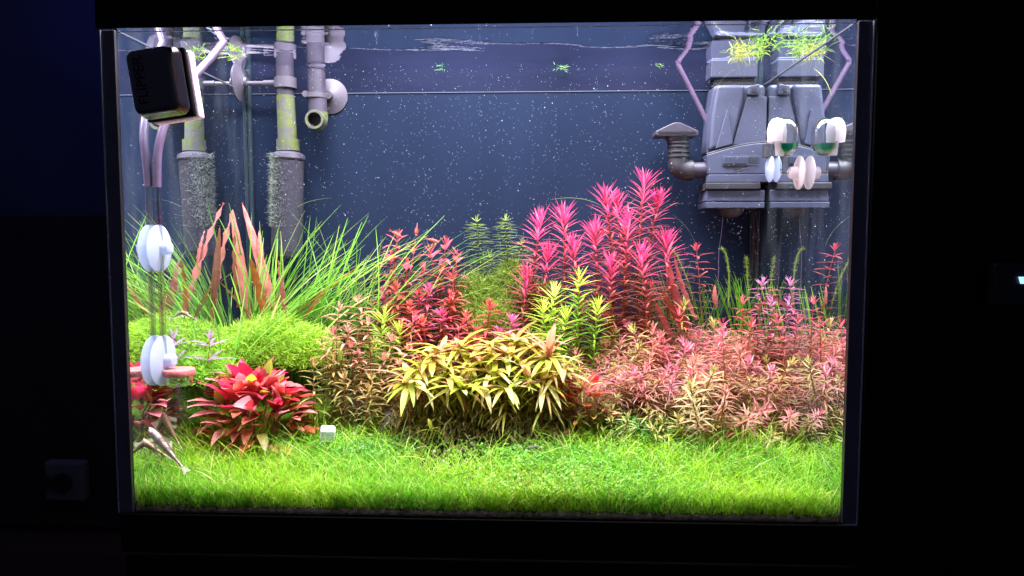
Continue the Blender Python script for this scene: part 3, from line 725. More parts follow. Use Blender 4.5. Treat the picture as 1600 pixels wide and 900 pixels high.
# ------------------------------------------------------------------ stem plants
def stem_curve(b0, tip, sway, n=10):
    b0 = Vector(b0); tip = Vector(tip); s_ = Vector((sway[0], sway[1], 0))
    return [b0.lerp(tip, i/(n-1))+s_*math.sin(math.pi*i/(n-1)) for i in range(n)]
def path_at(path, s):
    f = s*(len(path)-1); i = min(int(f), len(path)-2); return path[i].lerp(path[i+1], f-i)
def make_stem(name, b0, tip, sp, label=None, cat='stem plant', group=None, separate=False, seed=0, loc=None):
    """sp: dict kind, L (mid,top), W, gap, whorl, c_top, c_low, droop, plume (share of height), leaf_from"""
    r = random.Random(seed); R = np.random.default_rng(seed+11)
    b0 = Vector(b0); tip = Vector(tip); rel = tip-b0; H_ = rel.length
    root = thing(name, label or '', cat, b0, group) if label else None
    path = stem_curve((0, 0, 0), rel, (r.uniform(-.06, .06)*H_, r.uniform(-.06, .06)*H_))
    b = MB(); rs = sp.get('rstem', .0011); b.tube(path, [rs*1.1]*6+[rs, rs*.9, rs*.7, rs*.4], 6, cap=False, c=(1, 1, 1))
    st = b.build('stem', M_stem, root, smooth=True, cols=True); st.color = (*sp['c_stem'], 1)
    rows = []; s = 1.0; gap0 = sp['gap']
    frm = sp.get('from', .25)
    az0 = r.uniform(0, 6.28)
    while s > frm:
        u_ = 1-s                                     # 0 at the tip
        pl = min(1, u_*H_/sp.get('plume', .03))      # 0 inside the plume .. 1 below
        k = sp['whorl']
        az0 += 2.4 if k > 2 else 1.57
        Lm = sp['L']*(0.45+.55*min(1, u_*H_/.012))*(1-.25*max(0, (u_-.5)))
        for j in range(k):
            a = az0+2*math.pi*j/k+r.uniform(-.35, .35)
            out_ = Vector((math.cos(a), math.sin(a), 0))
            el = (1.25-(1.25-sp['spread'])*pl)+r.uniform(-.2, .2)
            d = out_*math.cos(el)+Vector((0, 0, 1))*math.sin(el)
            m_ = min(1, max(0, u_*H_/sp.get('fade', .06)+r.uniform(-.2, .2)))
            c = [sp['c_top'][q]*(1-m_)+sp['c_low'][q]*m_ for q in range(3)]
            f_ = r.uniform(.75, 1.25); c = [min(.95, q*f_) for q in c]
            rows.append((path_at(path, s), d, Lm*r.uniform(.75, 1.2), c, pl, out_))
        s -= gap0*(.45+.55*pl)*r.uniform(.8, 1.2)/H_
    if separate:
        for (p, d, L, c, pl, out_) in rows:
            var = min(7, max(0, int(1+sp['droop']*6*pl+r.uniform(-1, 2))))
            put_leaf('leaf', sp['kind'], var, p, d, Vector((0, 0, -1)) if pl > .3 else out_, L, c, root, sp.get('wide', 1.0))
    else:
        base = np.array([tuple(q[0]) for q in rows]); d = np.array([tuple(q[1]) for q in rows]); L = np.array([q[2] for q in rows])
        c = np.array([q[3] for q in rows]); pl = np.array([q[4] for q in rows])
        bend = np.stack([R.normal(0, .08, len(L)), R.normal(0, .08, len(L)), -sp['droop']*pl*R.uniform(.3, 1.1, len(L))], -1)
        nr = np.stack([R.normal(0, .2, len(L)), R.normal(0, .2, len(L)), np.ones(len(L))], -1)
        RB().add(ribbons(base, d, bend, L, sp['W']*R.uniform(.8, 1.2, len(L)), c*.85, c, nrm=nr, prof=sp.get('prof', 'leaf'), nseg=4, across=3, fold=.3)).build('foliage', parent=root)
    return root
C_pink = (.92, .07, .28); C_red = (.62, .06, .07); C_salm = (.62, .21, .15); C_olive = (.30, .24, .06); C_lime = (.50, .72, .07); C_mag = (.70, .10, .28); C_brown = (.22, .08, .03)
SP_tall = dict(kind='needle', L=.040, W=.0030, gap=.0098, whorl=6, c_top=C_pink, c_low=(.56, .26, .14), c_stem=(.35, .10, .05), droop=.5, plume=.045, spread=.42, fade=.11, rstem=.0016, **{'from': .2}, wide=.95)
SP_ludw = dict(kind='slim', wide=1.3, L=.033, W=.0045, gap=.011, whorl=2, c_top=(.78, .13, .18), c_low=(.60, .20, .15), c_stem=(.42, .10, .05), droop=.8, plume=.02, spread=.3, fade=.09, rstem=.0014, **{'from': .3})
SP_thick = dict(kind='slim', L=.025, W=.0022, gap=.0072, whorl=3, c_top=(.80, .24, .25), c_low=(.52, .36, .16), c_stem=(.32, .12, .05), droop=.55, plume=.012, spread=.35, fade=.05, rstem=.0009, **{'from': .15})
SP_oliv = dict(SP_thick, c_top=(.56, .50, .15), c_low=(.34, .42, .08), L=.026, W=.0030)
SP_lime = dict(kind='needle', L=.037, W=.0030, gap=.0088, whorl=6, c_top=(.68, .90, .12), c_low=(.34, .68, .07), c_stem=(.25, .35, .05), droop=.15, plume=.018, spread=.42, fade=.05, rstem=.0012, **{'from': .3}, wide=1.05)
SP_open = dict(kind='slim', L=.026, W=.0034, gap=.0125, whorl=4, c_top=(.72, .10, .15), c_low=(.55, .22, .14), c_stem=(.40, .14, .07), droop=.25, plume=.014, spread=.30, fade=.10, rstem=.0011, **{'from': .25})
SP_thread = dict(kind='needle', L=.026, W=.0013, gap=.0052, whorl=9, c_top=(.42, .56, .10), c_low=(.30, .42, .07), c_stem=(.16, .14, .04), droop=.15, plume=.004, spread=.1, fade=.08, rstem=.0009, prof='needle', **{'from': .2})

def plant_at(name, u, v, t, sp, label, group, seed, du=0, separate=True, cat='stem plant'):
    tip = at(u, v, t); bx = tip.x+du; by = t+random.Random(seed).uniform(-.008, .008)
    bx = max(-.445, min(.445, bx)); b0 = (bx, by, gz(bx, by)-.002)
    return make_stem(name, b0, tip, sp, label, cat, group, separate, seed)
# tall crimson stems behind the middle
tall = [(845, 342, .31, 'leftmost tall crimson stem, beside the olive thread bush', -.005), (880, 333, .31, 'tall crimson stem second from the left of the middle stand', .0),
        (858, 392, .29, 'shorter crimson stem in front of the two leftmost tall ones', -.004), (893, 382, .28, 'crimson stem with a wide plume above the lime green tops', .0),
        (945, 305, .31, 'tall crimson stem with twin plume left of the tallest one', -.002), (962, 312, .32, 'crimson stem pressed against its twin left of the tallest', .006),
        (930, 356, .29, 'crimson stem with low plume just left of the twin plumes', -.006), (1008, 283, .31, 'tallest crimson stem of the tank, top near the middle height', .0),
        (1030, 308, .32, 'crimson stem leaning right beside the tallest one', -.012), (983, 342, .29, 'crimson stem standing between the twin plumes and the tallest', .0),
        (1040, 372, .30, 'rightmost crimson stem with drooping lower leaves', -.016), (1000, 395, .27, 'shorter crimson stem low in front of the tallest', .004),
        (955, 410, .27, 'crimson shoot in front under the twin plumes', .0), (825, 430, .29, 'low crimson shoot at the left foot of the tall stand', .006)]
for i, (u, v, t, lb, du) in enumerate(tall):
    plant_at('crimson_stem_plant', u, v, t, SP_tall, lb, 'tall crimson stems in the middle background', 100+i, du)
# pink red stems at the left of the middle
lud = [(622, 368, .335), (648, 388, .34), (672, 392, .33), (697, 382, .335), (714, 398, .33), (635, 412, .32), (662, 420, .32), (690, 425, .32), (612, 400, .34), (708, 430, .31),
       (600, 455, .29), (618, 448, .28), (655, 460, .28), (672, 450, .285), (640, 478, .27), (705, 462, .28), (690, 490, .26), (728, 492, .26), (766, 475, .27), (800, 498, .25), (660, 500, .25), (745, 520, .24), (780, 520, .245)]
lq = ['tip nearest the small red fish', 'second from the left at the back', 'at the back centre of its clump', 'with bright tip against the blue back', 'rightmost of the back row, arching over',
      'in the second row at left', 'in the second row at centre', 'in the second row at right', 'touching the tall green grass', 'below the rightmost arching one',
      'at the left edge of the front row', 'with one large upright crimson leaf', 'in the front row beneath the clump', 'in the front row with magenta tip', 'low at left, above the light green tops',
      'leaning right with long pointed leaves', 'low in the middle of the front row', 'just above the yellow clump, centre', 'with two spread pink leaves in front of the olive bush', 'right of the olive bush foot',
      'low behind the yellow clump at left', 'small, peeking over the yellow clump', 'small, over the yellow clump further right']
for i, (u, v, t) in enumerate(lud):
    sp = dict(SP_ludw); 
    if i >= 10: sp = dict(sp, whorl=4, gap=.008, L=.026, c_top=[C_red, C_mag, (.70, .14, .10)][i % 3])
    plant_at('red_stem_plant', u, v, t, sp, 'pink red stem plant, '+lq[i], 'pink red stems left of the middle', 200+i, random.Random(i).uniform(-.012, .012))
# thread leaved stems emerging from the olive bush
for i, (u, v, t, lb, du) in enumerate([(790, 343, .34, 'upright thread leaved olive stem rising from the bush', 0), (745, 345, .345, 'thread leaved green stem bent over to the left at its top', .03), (765, 400, .345, 'short thread leaved stem at the left side of the olive bush', .01), (815, 380, .345, 'thread leaved olive stem hidden beside the crimson stems', .0)]):
    plant_at('thread_leaf_plant', u, v, t, SP_thread, lb, 'thread leaved stems in the middle background', 300+i, du, separate=False)
# lime green tops
for i, (u, v, t, lb, du) in enumerate([(866, 455, .24, 'brightest lime green stem in front of the crimson stand', 0), (905, 432, .245, 'tallest lime green stem, right of the brightest', -.004), (848, 480, .23, 'lime green stem low at the left of the bright pair', .002),
        (935, 478, .24, 'lime green stem at the right side of the bright pair', -.004), (885, 492, .22, 'lime green stem directly behind the yellow clump', .0), (600, 492, .25, 'small lime stem behind the pinkish stems at left', 0), (625, 515, .24, 'small lime stem right of the other at left', 0), (585, 540, .23, 'low lime tuft between the pinkish stems', 0)]):
    plant_at('lime_stem_plant', u, v, t, SP_lime, lb, 'lime green feathery stems', 400+i, du)
# open pink stems at the right rear
opn = [(1088, 388, .33, 'slim pink stem standing alone left of the pump foot', .01), (1235, 402, .27, 'pink stem reaching high at the right, leaning', -.018), (1310, 402, .24, 'pink stem beside the right pane, tallest there', -.008), (1192, 440, .27, 'lavender pink stem with thick short leaves', .0),
       (1250, 488, .24, 'pink stem with small crimson tip in front right', .0), (1286, 490, .23, 'pink stem with crimson tip next to the right pane', .0), (1205, 470, .25, 'bushy lavender stem in the right thicket', .0), (1018, 445, .28, 'pale pink stem right below the crimson stand', .0),
       (1160, 470, .26, 'thin olive pink stem rising from the right thicket', .0), (1330, 455, .2, 'pink stem pressed against the right pane', -.008), (1222, 430, .28, 'arched pink stem behind the leaning one', .0), (1322, 395, .28, 'red tipped stem deep beside the right pane', -.02),
       (1130, 505, .24, 'pale pink stem in the thicket, below the two clipped tufts', .01), (1285, 440, .27, 'salmon stem left of the tallest one at the right pane', 0), (1265, 465, .26, 'salmon stem between the crimson tipped pair and the bushy lavender one', 0), (1175, 505, .22, 'pink stem in front of the bushy lavender one', 0), (1315, 470, .22, 'salmon stem just left of the pane, half height', -.005), (1060, 490, .25, 'slanting pink stem at the left end of the right thicket', .012), (1298, 425, .29, 'tall salmon stem behind the one beside the right pane', 0), (1270, 430, .30, 'tall salmon stem in front of the grass leaning to the right pane', 0), (1215, 500, .21, 'pale pink stem low in the middle of the right thicket', 0), (1240, 455, .26, 'salmon stem under the high leaning pink one', .004)]
for i, (u, v, t, lb, du) in enumerate(opn):
    sp = dict(SP_open)
    if i in (3, 6): sp = dict(sp, c_top=(.62, .22, .42), c_low=(.60, .22, .25), gap=.008, L=.022, wide=1.2)
    plant_at('pink_stem_plant', u, v, t, sp, lb, 'slim pink stems at the right rear', 500+i, du)
# lavender top at left
plant_at('lavender_plant', 328, 532, .165, dict(SP_open, whorl=5, c_top=(.55, .32, .55), c_low=(.55, .28, .35), L=.042, gap=.02, plume=.001, spread=.35, **{'from': .6}), 'lavender stem with few long leaves above the red plant', None, 601)
# pinkish olive stems left of the yellow clump
mid = [(530, 482, .22), (560, 470, .225), (503, 538, .19), (545, 515, .20), (575, 505, .21), (520, 560, .18), (560, 555, .185), (600, 560, .19), (625, 570, .19), (490, 570, .17), (538, 590, .165), (580, 590, .165), (640, 545, .20), (612, 530, .21), (575, 610, .155), (548, 540, .19), (655, 565, .20), (522, 520, .2)]
for i, (u, v, t) in enumerate(mid):
    sp = dict(SP_thick, gap=.0105, L=.028, W=.0036, whorl=4, c_top=(.80, .34, .28)); 
    if i in (2, 5, 9, 10, 11, 14): sp = dict(sp, c_top=(.55, .38, .14), c_low=(.32, .36, .08))
    near = i < 5
    ml = ['pinkish stem between red plant and yellow clump, tall with pale tip', 'tallest pinkish stem left of the yellow clump', 'pinkish stem nearest the lime mound, left edge', 'pinkish stem in the middle of the left clump', 'pinkish stem behind the right part of the left clump',
          'olive stem low at the front left of the clump', 'low pinkish stem at the front centre of the clump', 'pinkish stem under the small lime stem', 'pinkish stem touching the left yellow rosette', 'olive stem at the outer left foot of the clump', 'olive stem at the front foot of the clump, left of the grey rock',
          'olive stem leaning over the grey rock', 'pinkish stem behind the left yellow rosette', 'pinkish stem between the two small lime stems', 'shortest olive stem beside the grey rock', 'pinkish stem hidden at the heart of the left clump', 'pinkish stem above the left yellow rosette', 'pinkish stem at the left back of the clump, against the lime mound']
    plant_at('pinkish_stem_plant', u, v, t, sp, ml[i], 'pinkish stems left of the yellow clump', 700+i, random.Random(i).uniform(-.015, .015), separate=near)
# thicket at the right: 14 prototypes, copied
def proto(sp, h_, seed, label, group):
    return make_stem('thicket_plant', (0, 0, 0), (random.Random(seed).uniform(-.02, .02), random.Random(seed+1).uniform(-.015, .01), h_), sp, label, 'stem plant', group, False, seed)
TL = ('salmon pink stem in the dense thicket at the right', 'salmon pink thicket stems'); OL = ('olive green stem in the lower front of the right thicket', 'olive thicket stems')
pa = [proto(dict(SP_thick, L=.022, W=.0021, gap=.0058, whorl=4, c_top=[(.84, .27, .31), (.78, .32, .26), (.86, .28, .40), (.56, .52, .16)][k % 4]), .085+.005*k, 800+k, *TL) for k in range(8)]
pb = [proto(SP_oliv, .06+.004*k, 850+k, *OL) for k in range(6)]
used = set()
def place(pr, x_, t_, sc):
    o = pr if pr.name not in used else copy_tree(pr); used.add(pr.name)
    o.location = (x_, t_, gz(x_, t_)-.002); o.rotation_euler = (random.gauss(0, .34), random.gauss(0, .38), random.uniform(0, 6.28)); o.scale = (sc, sc, sc)
    u_ = 847+(x_-CX)*FPX/(.9+t_)
    side = 'between the yellow clump and the crimson stems' if u_ < 800 else 'just right of the yellow clump' if u_ < 960 else 'below the lone pink stem' if u_ < 1090 else 'below the pump' if u_ < 1190 else 'below the drop checker' if u_ < 1270 else 'touching the right pane'
    dep = 'in the front row' if t_ < .19 else 'in the middle rows' if t_ < .245 else 'in the back rows'
    kind = 'olive green' if pr in pb else 'salmon pink'
    o['label'] = kind+' thicket stem '+side+', '+dep; o['group'] = kind+' thicket stems '+side+', '+dep
    return o
rnd = random.Random(4)
cnt = 0
# salmon thicket: from behind the yellow clump to the right pane
for i in range(165):
    t_ = rnd.uniform(.165, .30); x_ = rnd.uniform(.10, .444)
    front = (t_ < .19)
    place(rnd.choice(pa), x_, t_, rnd.uniform(.95, 1.35) if x_ > .17 else rnd.uniform(.7, 1.0))
for i in range(55):
    t_ = rnd.uniform(.135, .19); x_ = rnd.uniform(.17, .443) if i < 44 else rnd.uniform(.10, .18)
    place(rnd.choice(pb), x_, t_, rnd.uniform(.6, 1.05))
# low filler between middle plants
pc = [proto(dict(SP_thick, L=.032, W=.0032, gap=.009, whorl=4, fade=.09, c_top=[(.78, .14, .20), (.50, .50, .12), (.76, .18, .30)][k % 3], c_low=[(.50, .24, .14), (.34, .46, .09), (.42, .36, .12)][k % 3]), .12+.012*k, 880+k, *TL) for k in range(6)]
fl = [(rnd.uniform(835, 1060), rnd.uniform(.265, .345)) for k in range(44)]+[(rnd.uniform(600, 740), rnd.uniform(.27, .34)) for k in range(12)]+[(rnd.uniform(1150, 1320), rnd.uniform(.28, .34)) for k in range(8)]
for i, (u_, t_) in enumerate(fl):
    x_ = CX+(u_-847)*(.9+t_)/FPX
    if x_ > .44: continue
    o = place(rnd.choice(pc), x_, t_, rnd.uniform(.7, 1.05))
    nm = 'among the tall crimson stems' if u_ < 1070 and u_ > 800 else 'under the pink red stems' if u_ < 800 else 'behind the right thicket'
    o['label'] = 'shorter reddish leafy stem '+nm; o['group'] = 'shorter reddish stems '+nm
for i in range(34):
    t_ = rnd.uniform(.22, .30); x_ = rnd.uniform(-.17, .12); place(rnd.choice(pa), x_, t_, rnd.uniform(.55, .85))

# ------------------------------------------------------------------ long green grass at the rear left
gr_l = ['tall green grass clump beside the left pane', 'tall green grass clump behind the white suction cups', 'tall green grass clump between the two brown leaf groups', 'tall green grass clump under the intake sponge',
        'tall green grass clump just right of the intake sponge', 'tall green grass clump arching right towards the red stems', 'tall green grass clump with the longest arching blades', 'sparse green grass clump among the pink red stems']
gx = [235, 290, 375, 430, 480, 530, 575, 620]; gt = [.25, .33, .34, .335, .34, .335, .34, .35]; gn = [50, 70, 80, 70, 76, 70, 50, 16]; gtop = [430, 390, 330, 350, 340, 360, 370, 400]
for i in range(8):
    p = at(gx[i], 500, gt[i]); bx, by = p.x, gt[i]; bz = gz(bx, by)
    root = thing('grass_clump', gr_l[i], 'aquatic grass', (bx, by, bz), 'tall green grass at the rear left')
    Lmax = (at(gx[i], gtop[i], gt[i]).z-bz)*1.08
    for k in range(gn[i]):
        r = random.Random(i*100+k); ox = r.uniform(-.035, .035); oy = r.uniform(-.02, .03)
        if by+oy > .385: oy = .384-by
        ox = max(ox, -.438-bx)
        az = r.uniform(0, 6.28); le = r.uniform(.02, .28)
        d = Vector((math.cos(az)*le+(.12 if i > 3 else 0), math.sin(az)*le*.4, 1))
        L = Lmax*r.uniform(.45, 1.0); f_ = r.uniform(.7, 1.35)
        c = (.22*f_, .52*f_, .06) if r.random() < .72 else (.50*f_, .62*f_, .18)
        dn = Vector((r.uniform(-1, 1)+(.7 if i > 3 else 0), r.uniform(-.5, .3), 0))
        if bx < -.33: d.x = abs(d.x)+.05; dn.x = abs(dn.x)
        var = r.choice([1, 1, 2, 3, 3, 4, 5, 6]) if r.random() < .8 else 7
        if var >= 6: dn = Vector((dn.x, dn.y, -.8))
        put_leaf('blade', 'blade', var, (ox, oy, -.002), d, dn, L, c, root, r.uniform(.7, 1.3)*.20/max(L, .05))
# stray long leaves near the crimson stems
sl_ = [((940, 322), (865, 301), .30, 'pale green leaf stretching left from the crimson stems'), ((1032, 326), (1063, 313), .31, 'short green leaf poking right out of the crimson stems'), ((975, 345), (993, 279), .33, 'hair thin dark leaf between the two crimson plumes'), ((1087, 385), (1072, 330), .36, 'thin dark green leaf rising above the lone pink stem'), ((450, 335), (505, 298), .35, 'thin olive leaf rising right of the intake sponge')]
for (a, b_, t, lb) in sl_:
    p, q = at(*a, t), at(*b_, t); L = (q-p).length
    o = put_leaf('stray_leaf', 'blade', 3, p, (q-p)+Vector((0, 0, .3*L)), Vector((0, 0, -1)), L, (.30, .45, .12), None, .004/.017/L*(.5 if 'thin' in lb else 1)); tag(o, lb, 'leaf')

# ------------------------------------------------------------------ long crinkled brown leaves
def crinkle_plant(label, base_uv, t, leaves):
    b0 = at(*base_uv, t); b0.z = min(b0.z, gz(b0.x, t)+.02)
    root = thing('brown_leaf_plant', label, 'plant', b0)
    for (ub, vb, ut, vt, wpx, col, tt) in leaves:
        p = at(ub, vb, tt); q = at(ut, vt, tt-.004); L = (q-p).length
        r = random.Random(ub*3+vt)
        o = put_leaf('leaf', 'crinkle', r.choice([0, 1, 5, 6]), p-b0, q-p, Vector((r.choice([-1, 1])*.6, -1, 0)), L, tuple(.8*q_ for q_ in lin(col)), root, wpx*1.0/FPX*(.9+tt)/(.085*L))
crinkle_plant('cluster of long crinkled brown pink leaves at the rear left', (380, 520), .30,
  [(390, 510, 366, 314, 17, (205, 125, 105), .30), (432, 500, 384, 312, 17, (222, 125, 115), .30), (328, 515, 326, 352, 13, (170, 95, 50), .29), (372, 480, 350, 355, 13, (160, 90, 45), .285), (416, 500, 394, 398, 15, (205, 120, 55), .28),
   (392, 500, 352, 440, 7, (160, 130, 60), .27), (332, 520, 312, 468, 12, (175, 100, 50), .27), (450, 500, 424, 410, 14, (215, 120, 115), .29), (448, 495, 438, 452, 8, (215, 125, 120), .275), (452, 496, 560, 420, 7, (185, 125, 50), .29),
   (470, 505, 505, 440, 7, (190, 110, 60), .285), (300, 515, 282, 462, 7, (150, 95, 55), .28), (410, 420, 402, 360, 10, (215, 120, 110), .305), (260, 500, 215, 455, 10, (205, 130, 80), .25), (270, 505, 232, 450, 8, (200, 120, 80), .26), (345, 420, 338, 395, 12, (210, 115, 110), .31)])
crinkle_plant('cluster of long pink speckled leaves right of the crimson stems', (1085, 520), .29,
  [(1076, 515, 1022, 400, 16, (205, 100, 105), .28), (1088, 500, 1040, 398, 11, (215, 110, 105), .29), (1072, 520, 1030, 450, 12, (175, 85, 55), .265), (1050, 525, 1020, 470, 12, (190, 80, 80), .26), (1120, 480, 1110, 448, 9, (220, 130, 115), .30), (1150, 500, 1240, 440, 8, (200, 130, 100), .29),
   (1195, 500, 1200, 430, 10, (185, 120, 80), .33), (1250, 480, 1280, 455, 9, (210, 130, 110), .30), (1215, 490, 1207, 450, 9, (210, 120, 110), .32)])

# ------------------------------------------------------------------ clipped grass stumps and shaggy leaves at the rear right
def stump(label, u0, u1, vtop, t, n, lean=0.0, cc=(.26, .58, .06)):
    a, b_ = at(u0, vtop, t), at(u1, vtop, t); bz = gz(a.x, t); root = thing('clipped_grass', label, 'aquatic grass', (a.x, t, bz), 'clipped grass at the rear right')
    for k in range(n):
        r = random.Random(int(u0)*7+k); ox = (b_.x-a.x)*r.random(); oy = r.uniform(-.012, .02); L = (a.z-bz)*r.uniform(.88, 1.04); f_ = r.uniform(.6, 1.4)
        put_leaf('blade', 'blade', r.choice([0, 1]), (ox, oy, 0), (lean+r.uniform(-.05, .05), 0, 1), (r.choice([-1, 1]), -.4, 0), L, (cc[0]*f_, cc[1]*f_, cc[2]), root, .0042/.017/L)
stump('clipped grass left of the grey corner bead, behind the lone pink stem', 1075, 1118, 445, .35, 34)
stump('square clipped grass tuft right beneath the pump', 1147, 1182, 428, .37, 40)
stump('thin green strands standing between the clipped tufts', 1128, 1140, 440, .36, 8)
stump('clipped grass leaning to the right pane', 1195, 1222, 440, .345, 26, .45)
stump('fresh green grass leaning to the right pane', 1225, 1260, 410, .33, 34, .5)
stump('clipped grass behind the pink speckled leaves', 1040, 1075, 415, .37, 26, -.15)
def shaggy(label, pts, t, w_=.002):
    P_ = smooth_path([at(u, v, t) for u, v in pts], 5); root = thing('shaggy_leaf', label, 'leaf', P_[0], 'algae covered leaves at the rear right')
    off = P_[0]; b = MB(); b.tube([p-off for p in P_], w_*.6, 6, c=(1, 1, 1)); s_ = b.build('stalk', M_stem, root, smooth=True, cols=True); s_.color = (.20, .30, .05, 1)
    N = 420; k = rng.integers(1, len(P_), N); base = np.array([tuple(P_[i]-off) for i in k])+rng.normal(0, .001, (N, 3))
    cc = jit((.30, .42, .07), N, .25); RB().add(ribbons(base, rng.normal(0, 1, (N, 3)), rng.normal(0, .3, (N, 3)), rng.uniform(.002, .006, N), .0005, cc, cc, nseg=2)).build('algae_fringe', parent=root)
shaggy('shaggy yellow green leaf behind the pink speckled leaves', [(1088, 500), (1078, 450), (1060, 405), (1048, 388)], .34)
shaggy('shaggy leaf curling left, between clipped tufts', [(1138, 480), (1139, 430), (1135, 400), (1128, 388)], .35)
shaggy('short shaggy stalk left of the corner bead', [(1170, 470), (1168, 430), (1166, 403)], .36, .0015)
shaggy('shaggy leaf arching up beside the right pane', [(1205, 430), (1225, 405), (1245, 392), (1262, 390)], .31)
shaggy('shaggy brown green stalk near the right pane', [(1270, 450), (1276, 425), (1282, 403)], .30, .0015)

# ------------------------------------------------------------------ red broad-leaved plants
def red_plant(label, cu, cv, t, rx, rz, n, seed, Lr=(.028, .045), low_only=False):
    c = at(cu, cv, t); bz = gz(c.x, t); root = thing('red_leaf_plant', label, 'plant', (c.x, t, bz)); r = random.Random(seed)
    hh_ = c.z-bz
    cols_hi = [(230, 50, 95), (215, 30, 75), (235, 110, 110), (225, 95, 90), (232, 140, 140), (190, 50, 60), (222, 110, 95), (235, 150, 160), (150, 30, 45)]
    cols_lo = [(185, 95, 65), (170, 85, 50), (190, 110, 80), (150, 80, 40), (205, 115, 95), (165, 130, 55), (140, 130, 50), (120, 55, 40), (215, 130, 120)]
    shoots = 9 if n > 60 else 4
    for k in range(shoots):
        a = 2*math.pi*k/shoots; top_ = Vector((math.cos(a)*rx*.6, math.sin(a)*rx*.35, hh_*r.uniform(.55, .8)))
        b = MB(); b.tube([(math.cos(a)*rx*.25, math.sin(a)*rx*.15, 0), tuple(top_*.6), tuple(top_)], .0016, 6, c=(1, 1, 1)); s_ = b.build('stem', M_stem, root, smooth=True, cols=True); s_.color = (.25, .12, .05, 1)
    for k in range(n):
        q = (k+.5)/n; q = q**1.25; el = q*1.45 if not low_only else q*1.2          # elevation
        a = k*2.39996+r.uniform(-.4, .4); ce = math.cos(el)
        pos = Vector((math.cos(a)*ce*rx*r.uniform(.55, .9), math.sin(a)*ce*rx*.6*r.uniform(.5, .95), .008+math.sin(el)*hh_*r.uniform(.7, .98)))
        d = Vector((math.cos(a)*(ce+.15)+r.uniform(-.65, .65), math.sin(a)*(ce+.2)*.8-.25+r.uniform(-.5, .5), .15+.7*math.sin(el)+r.uniform(-.5, .7)))
        hi = math.sin(el)+r.uniform(-.25, .25) > .62
        if low_only: hi = False
        col = r.choice(cols_hi if hi else cols_lo)
        if r.random() < .08: col = (175, 190, 60)
        f_ = r.uniform(.85, 1.15); lc = tuple(min(.92, x_*f_*1.15+.01) for x_ in lin(col))
        put_leaf('leaf', 'broad', r.randint(0, 6), pos, d, Vector((0, 0, -1)) if r.random() < .85 else Vector((r.uniform(-1, 1), -1, 0)), r.uniform(*Lr)*(1.12 if hi else .85), lc, root, r.uniform(.85, 1.25))
    return root
red_plant('crimson broad leaved bush at the front left of the carpet', 398, 600, .155, .090, .062, 240, 5)
red_plant('small orange red leaved plant at the right end of the yellow clump', 918, 606, .155, .030, .05, 26, 8, (.025, .036))
red_plant('dull red leaves low behind the front of the right thicket', 1120, 655, .14, .03, .03, 12, 12, (.014, .022), True)

# ------------------------------------------------------------------ yellow rosettes over the rock
M_ = 0
ros = [(722, 607, .135, 1.25, 'yellow star rosette at the front centre of the clump'), (640, 603, .14, 1.2, 'yellow star rosette at the left end, with a long drooping leaf'), (675, 560, .18, 1.1, 'yellow rosette at the upper left of the clump'), (720, 545, .20, 1.1, 'yellow rosette on top left of the clump'), (765, 540, .20, 1.1, 'yellow rosette on top centre of the clump'),
       (805, 535, .21, 1.15, 'yellow rosette on a short brown stem at the top'), (768, 585, .16, 1.05, 'yellow rosette in the middle of the clump'), (815, 575, .17, 1.1, 'yellow rosette right of the middle'), (858, 560, .165, 1.3, 'tall yellow rosette with pink upright leaves at the right'), (850, 600, .145, 1.1, 'yellow green rosette at the right end of the clump'),
       (700, 580, .165, 1.0, 'yellow rosette between the front star and the top left'), (790, 610, .14, 1.05, 'yellow rosette with comb-like curved leaves, front right'), (745, 563, .185, 1.0, 'yellow rosette filling the upper middle'), (835, 545, .20, 1.1, 'yellow rosette behind the tall one'), (655, 580, .165, .95, 'small yellow rosette behind the left end one'), (880, 580, .16, 1.0, 'yellow green rosette furthest right'),
       (690, 550, .195, 1.0, 'yellow rosette behind the upper left one'), (790, 555, .185, 1.05, 'yellow rosette in front of the brown stemmed top one'), (660, 600, .15, 1.0, 'yellow rosette between the left end and the front star'), (755, 600, .148, 1.0, 'yellow rosette right beside the front star'), (735, 575, .17, 1.05, 'yellow rosette above the front star'), (828, 595, .15, 1.0, 'yellow rosette left of the green one at the right end'), (700, 595, .15, 1.0, 'yellow rosette touching the front star on its left'), (775, 562, .18, 1.0, 'yellow rosette in the upper middle, right half')]
